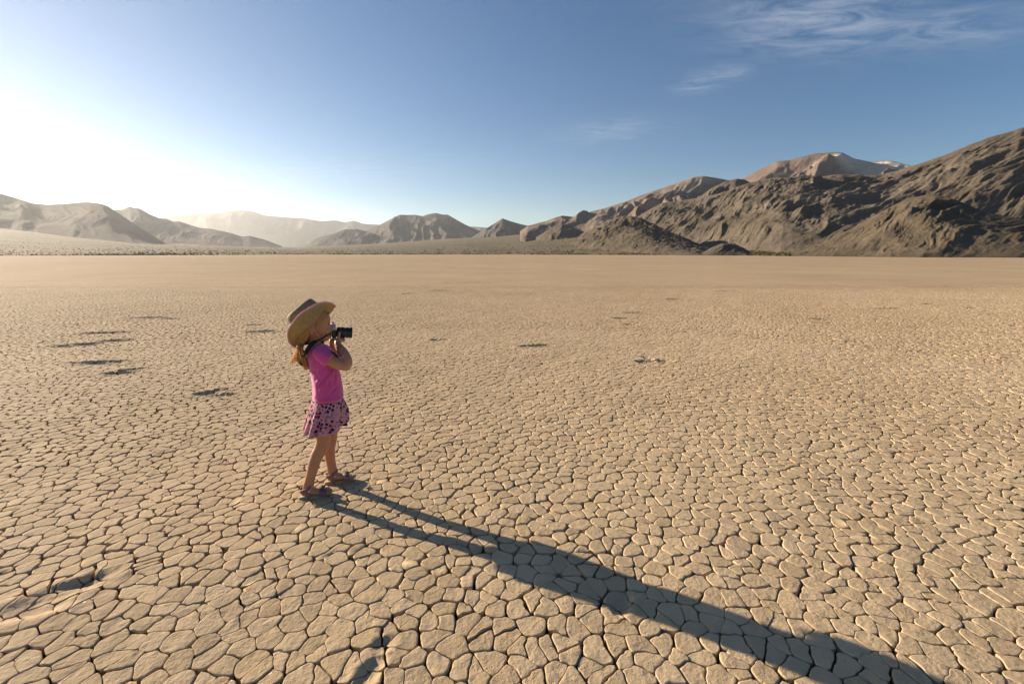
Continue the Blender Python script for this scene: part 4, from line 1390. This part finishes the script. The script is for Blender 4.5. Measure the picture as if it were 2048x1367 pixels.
# scalp layer: back and sides of the head down to the hair line
cap_ = [((608, 613), (640, 612), .050), ((600, 622), (648, 620), .072), ((595, 636), (650, 634), .081), ((594.5, 648), (642, 646), .083), ((597, 657), (628, 655), .0775), ((602, 666), (618, 665), .065), ((606, 676), (617, 676), .048), ((608, 684), (615, 684), .034)]
capr = resample([ring(a_, b_, 0, w_, K=30) for (a_, b_, w_) in cap_], 20)
hm_.loft(capr)
for k in range(620):
    s_ = -1 if k % 2 else 1
    u = rr_h.uniform(0, 1)
    kind = rr_h.uniform()
    if kind < .22:      # front lock falling beside the eye to a point on the cheek
        pts = [at(640 + 13 * u, 626 - 2 * u, s_ * (.072 - .012 * u)), at(637 + 11 * u, 640, s_ * .0815), at(634 + 9 * u, 652, s_ * .084), at(632 + 6 * u, 662, s_ * .080), at(633 + 3 * u, 669 + 3 * rr_h.uniform(), s_ * .074)]
        strand(hm_, pts, [.0018, .0018, .0017, .0014, .0005], .0025)
    elif kind < .55:    # swept back over the ear
        pts = [at(616 + 26 * u, 622, s_ * .074), at(613 + 24 * u, 637, s_ * .084), at(609 + 20 * u, 650, s_ * .085), at(604 + 12 * u, 664, s_ * .070), at(600 + 7 * u, 679, s_ * .040), at(600 + 3 * u, 692, s_ * .012)]
        strand(hm_, pts, [.0018, .0018, .0018, .0017, .0016, .0014], .003)
    elif kind < .8:     # from the back of the head
        pts = [at(598 + 8 * u, 628, s_ * .05 * u), at(594 + 6 * u, 645, s_ * .06), at(592 + 7 * u, 662, s_ * .05), at(592 + 9 * u, 678, s_ * .03), at(597 + 6 * u, 692, s_ * .01)]
        strand(hm_, pts, [.0018] * 5, .004)
    else:               # whisps below the ear
        pts = [at(617, 662, s_ * .066), at(614 + 4 * u, 672, s_ * .058), at(608 + 5 * u, 682, s_ * .04), at(602 + 5 * u, 691, s_ * .018)]
        strand(hm_, pts, [.0014] * 4, .003)
ho = hm_.build('hair', HAIRM, girl)
pt = MB()
for k in range(420):
    u = rr_h.uniform(); w_ = rr_h.normal(0, .014)
    y_ = w_ - .005
    if k < 300:
        pts = [at(600 + 5 * u, 690, y_ * .5), at(598 + 8 * u, 702, y_), at(599 + 12 * u, 716, y_ * 1.1), at(605 + 10 * u, 728, y_), at(609 + 9 * u, 737 + 4 * rr_h.uniform(), y_ * .8)]
    elif k < 380:
        pts = [at(598 + 3 * u, 692, y_), at(594 + 5 * u, 703, y_), at(592 + 7 * u, 714, y_), at(594 + 6 * u, 724 + 6 * u, y_)]
    else:
        pts = [at(598, 693, y_), at(593 + 3 * u, 703, y_), at(588 + 5 * u, 714, y_), at(579 + 9 * u, 727 + 3 * rr_h.uniform(), y_)]
    strand(pt, pts, [.0016] * (len(pts) - 1) + [.0005], .003)
for k in range(10):
    pts = [at(590, 690, 0), at(582, 688 + k * .3, 0), at(574 + k, 684 - k * .4, 0)]
    strand(pt, pts, [.0007, .0006, .0003], .002)
pt.build('ponytail', HAIRM, girl)
tie = MB(); tie.tube([at(596.5, 692, 0), at(602, 693.2, -.016), at(606, 694, 0)], [.006, .007, .006], K=8, n=6)
tie.build('hair_tie', STRAPM, girl)

# ---------------------------------------------------------------- the camera she holds
camr = bpy.data.objects.new('photo_camera', None)
C.objects.link(camr)
camr.location = girl.location; camr.rotation_euler = girl.rotation_euler
camr['label'] = 'black and silver camera with a long lens held to the girl\'s eye'
camr['category'] = 'camera'
LY = .034
b0 = at(661.8, 653.5, LY); b1 = at(672.6, 677.0, LY)
cx0, cx1 = b0[0], b1[0]; zt, zb = b0[2], b1[2]
bd = MB()
bd.box(((cx0 + cx1) / 2, LY + .022, (zt + zb) / 2 - .006), ((cx1 - cx0) / 2, .049, (zt - zb) / 2 - .006), bev=.004)
bd.box((cx0 - .003, LY, (zt + zb) / 2 + .014), (.005, .018, .012), bev=.003)       # eyepiece
bd.build('camera_body', BLACK, camr)
tpb = MB()
tpb.box(((cx0 + cx1) / 2 + .001, LY + .022, zt - .011), ((cx1 - cx0) / 2 + .0008, .0495, .0115), bev=.002)
tpb.box(((cx0 + cx1) / 2 + .002, LY, zt + .002), (.0125, .018, .003), bev=.001)
tpb.build('top_plate', SILVER, camr)
bt = MB(); bt.box(((cx0 + cx1) / 2, LY + .022, zb - .0005), ((cx1 - cx0) / 2 + .0006, .0495, .0022), bev=.001)
bt.build('base_plate', SILVER, camr)
for yy_, rr5 in ((LY - .014, .009), (LY + .058, .009)):
    q = np.linspace(0, 2 * np.pi, 20, endpoint=False)
    dl = MB()
    dl.loft([np.stack([(cx0 + cx1) / 2 + rr5 * k_ * np.cos(q), yy_ + rr5 * k_ * np.sin(q), zt + z_ + 0 * q], -1) for (k_, z_) in ((1, 0), (1, .003), (.9, .004))])
    dl.build('dial', SILVER, camr)
la = at(673, 666.3, LY); lb = at(704, 667.3, LY)
ax_ = (lb - la); ln_ = np.linalg.norm(ax_); ax_ /= ln_
yv = np.array([0, 1.0, 0]); zv = np.cross(ax_, yv)
prof = [(0, .026), (.006, .0285), (.008, .0305), (.020, .031), (.021, .0285), (.025, .0285), (.026, .0315), (.044, .0318), (.045, .0295), (.050, .0295), (.051, .0312), (.066, .0312), (.067, .0295), (.070, .0295), (.071, .0325), (ln_ - .001, .0330), (ln_, .0318), (ln_ - .002, .0290), (ln_ - .010, .0270)]
q = np.linspace(0, 2 * np.pi, 48, endpoint=False)
lm_ = MB()
rs = []
for (s_, rr6) in prof:
    rib = 1.0 + (.022 * np.sign(np.sin(24 * q)) if (.008 < s_ < .02 or .026 < s_ < .044 or .051 < s_ < .066) else 0)
    rs.append(la + ax_ * s_ + (np.cos(q) * rr6 * rib)[:, None] * yv + (np.sin(q) * rr6 * rib)[:, None] * zv)
lm_.loft(rs, (True, False))
lo_ = lm_.build('lens', BLACK, camr, False)
GL, nt, b = mat('lens_glass', (.01, .012, .02), .05, .8)
gm = MB(); gm.loft([la + ax_ * (ln_ - .012 + z_) + (np.cos(q) * k_ * .027)[:, None] * yv + (np.sin(q) * k_ * .027)[:, None] * zv for (k_, z_) in ((1, 0), (.7, .003), (.3, .0045))], (False, True))
gm.build('front_glass', GL, lo_)
rgm = MB()
for s_ in (.0225, .0475):
    rgm.loft([la + ax_ * (s_ + z_) + (np.cos(q) * k_)[:, None] * yv + (np.sin(q) * k_)[:, None] * zv for (k_, z_) in ((.0282, -.0006), (.0301, -.0004), (.0301, .0004), (.0282, .0006))], (False, False))
rgm.build('lens_ring', SILVER, lo_)


def ribbon(m_, pts, wid, n, up, th=.0012):
    W = resample([np.r_[p, w_][None] for p, w_ in zip(pts, wid)], n)
    rings__ = []
    for i in range(n):
        p = W[i][0][:3]; w_ = W[i][0][3]
        d = W[min(i + 1, n - 1)][0][:3] - W[max(i - 1, 0)][0][:3]; d /= np.linalg.norm(d)
        u_ = np.array(up[0]) * (1 - i / (n - 1)) + np.array(up[1]) * (i / (n - 1))
        a = np.cross(d, u_); a /= np.linalg.norm(a); b2 = np.cross(a, d)
        rings__.append(np.array([p + a * w_ + b2 * th, p - a * w_ + b2 * th, p - a * w_ - b2 * th, p + a * w_ - b2 * th]))
    m_.loft(rings__)


stp = MB()
ribbon(stp, [at(662.5, 669, .000), at(655, 672.5, -.060), at(645, 678.5, -.083), at(635, 683.5, -.078), at(631, 685.5, -.078), at(626, 688.5, -.086), at(619, 696, -.098), at(612, 707, -.088), at(607, 713, -.060), at(604, 716, -.02)],
       [.004, .0042, .0045, .0055, .0095, .0115, .0120, .0115, .0095, .007], 60, ((0, -1, 0.2), (0, -1, .3)), .0022)
ribbon(stp, [at(662, 670, .10), at(650, 679, .06), at(636, 685, .068), at(624, 687, .062), at(614, 686, .03), at(608, 687, .0), at(612, 688, -.04), at(617, 689, -.055)],
       [.004, .005, .007, .012, .015, .016, .012, .006], 40, ((0, -1, 0.2), (-1, 0, .3)), .0022)
ribbon(stp, [at(604, 716, -.02), at(601, 722, -.018), at(602.5, 729, -.020), at(607, 731, -.020), at(609, 724, -.018), at(606, 716, -.02)], [.006, .008, .009, .009, .008, .006], 24, ((0, -1, 0.2), (0, -1, .3)), .003)
stp.build('neck_strap', STRAPM, camr)
bk = MB(); bk.box(at(603.5, 727, -.030), (.009, .004, .011), bev=.002)
bk.build('strap_buckle', BLACK, camr)
lp = MB()
ribbon(lp, [at(662, 704, -.138), at(668, 708.5, -.150), at(673, 713, -.154), at(677.5, 716.5, -.155)], [.003, .0045, .0045, .003], 14, ((0, -1, 0), (0, -1, 0)), .0015)
lp.build('cord_tab', STRAPM, hat)
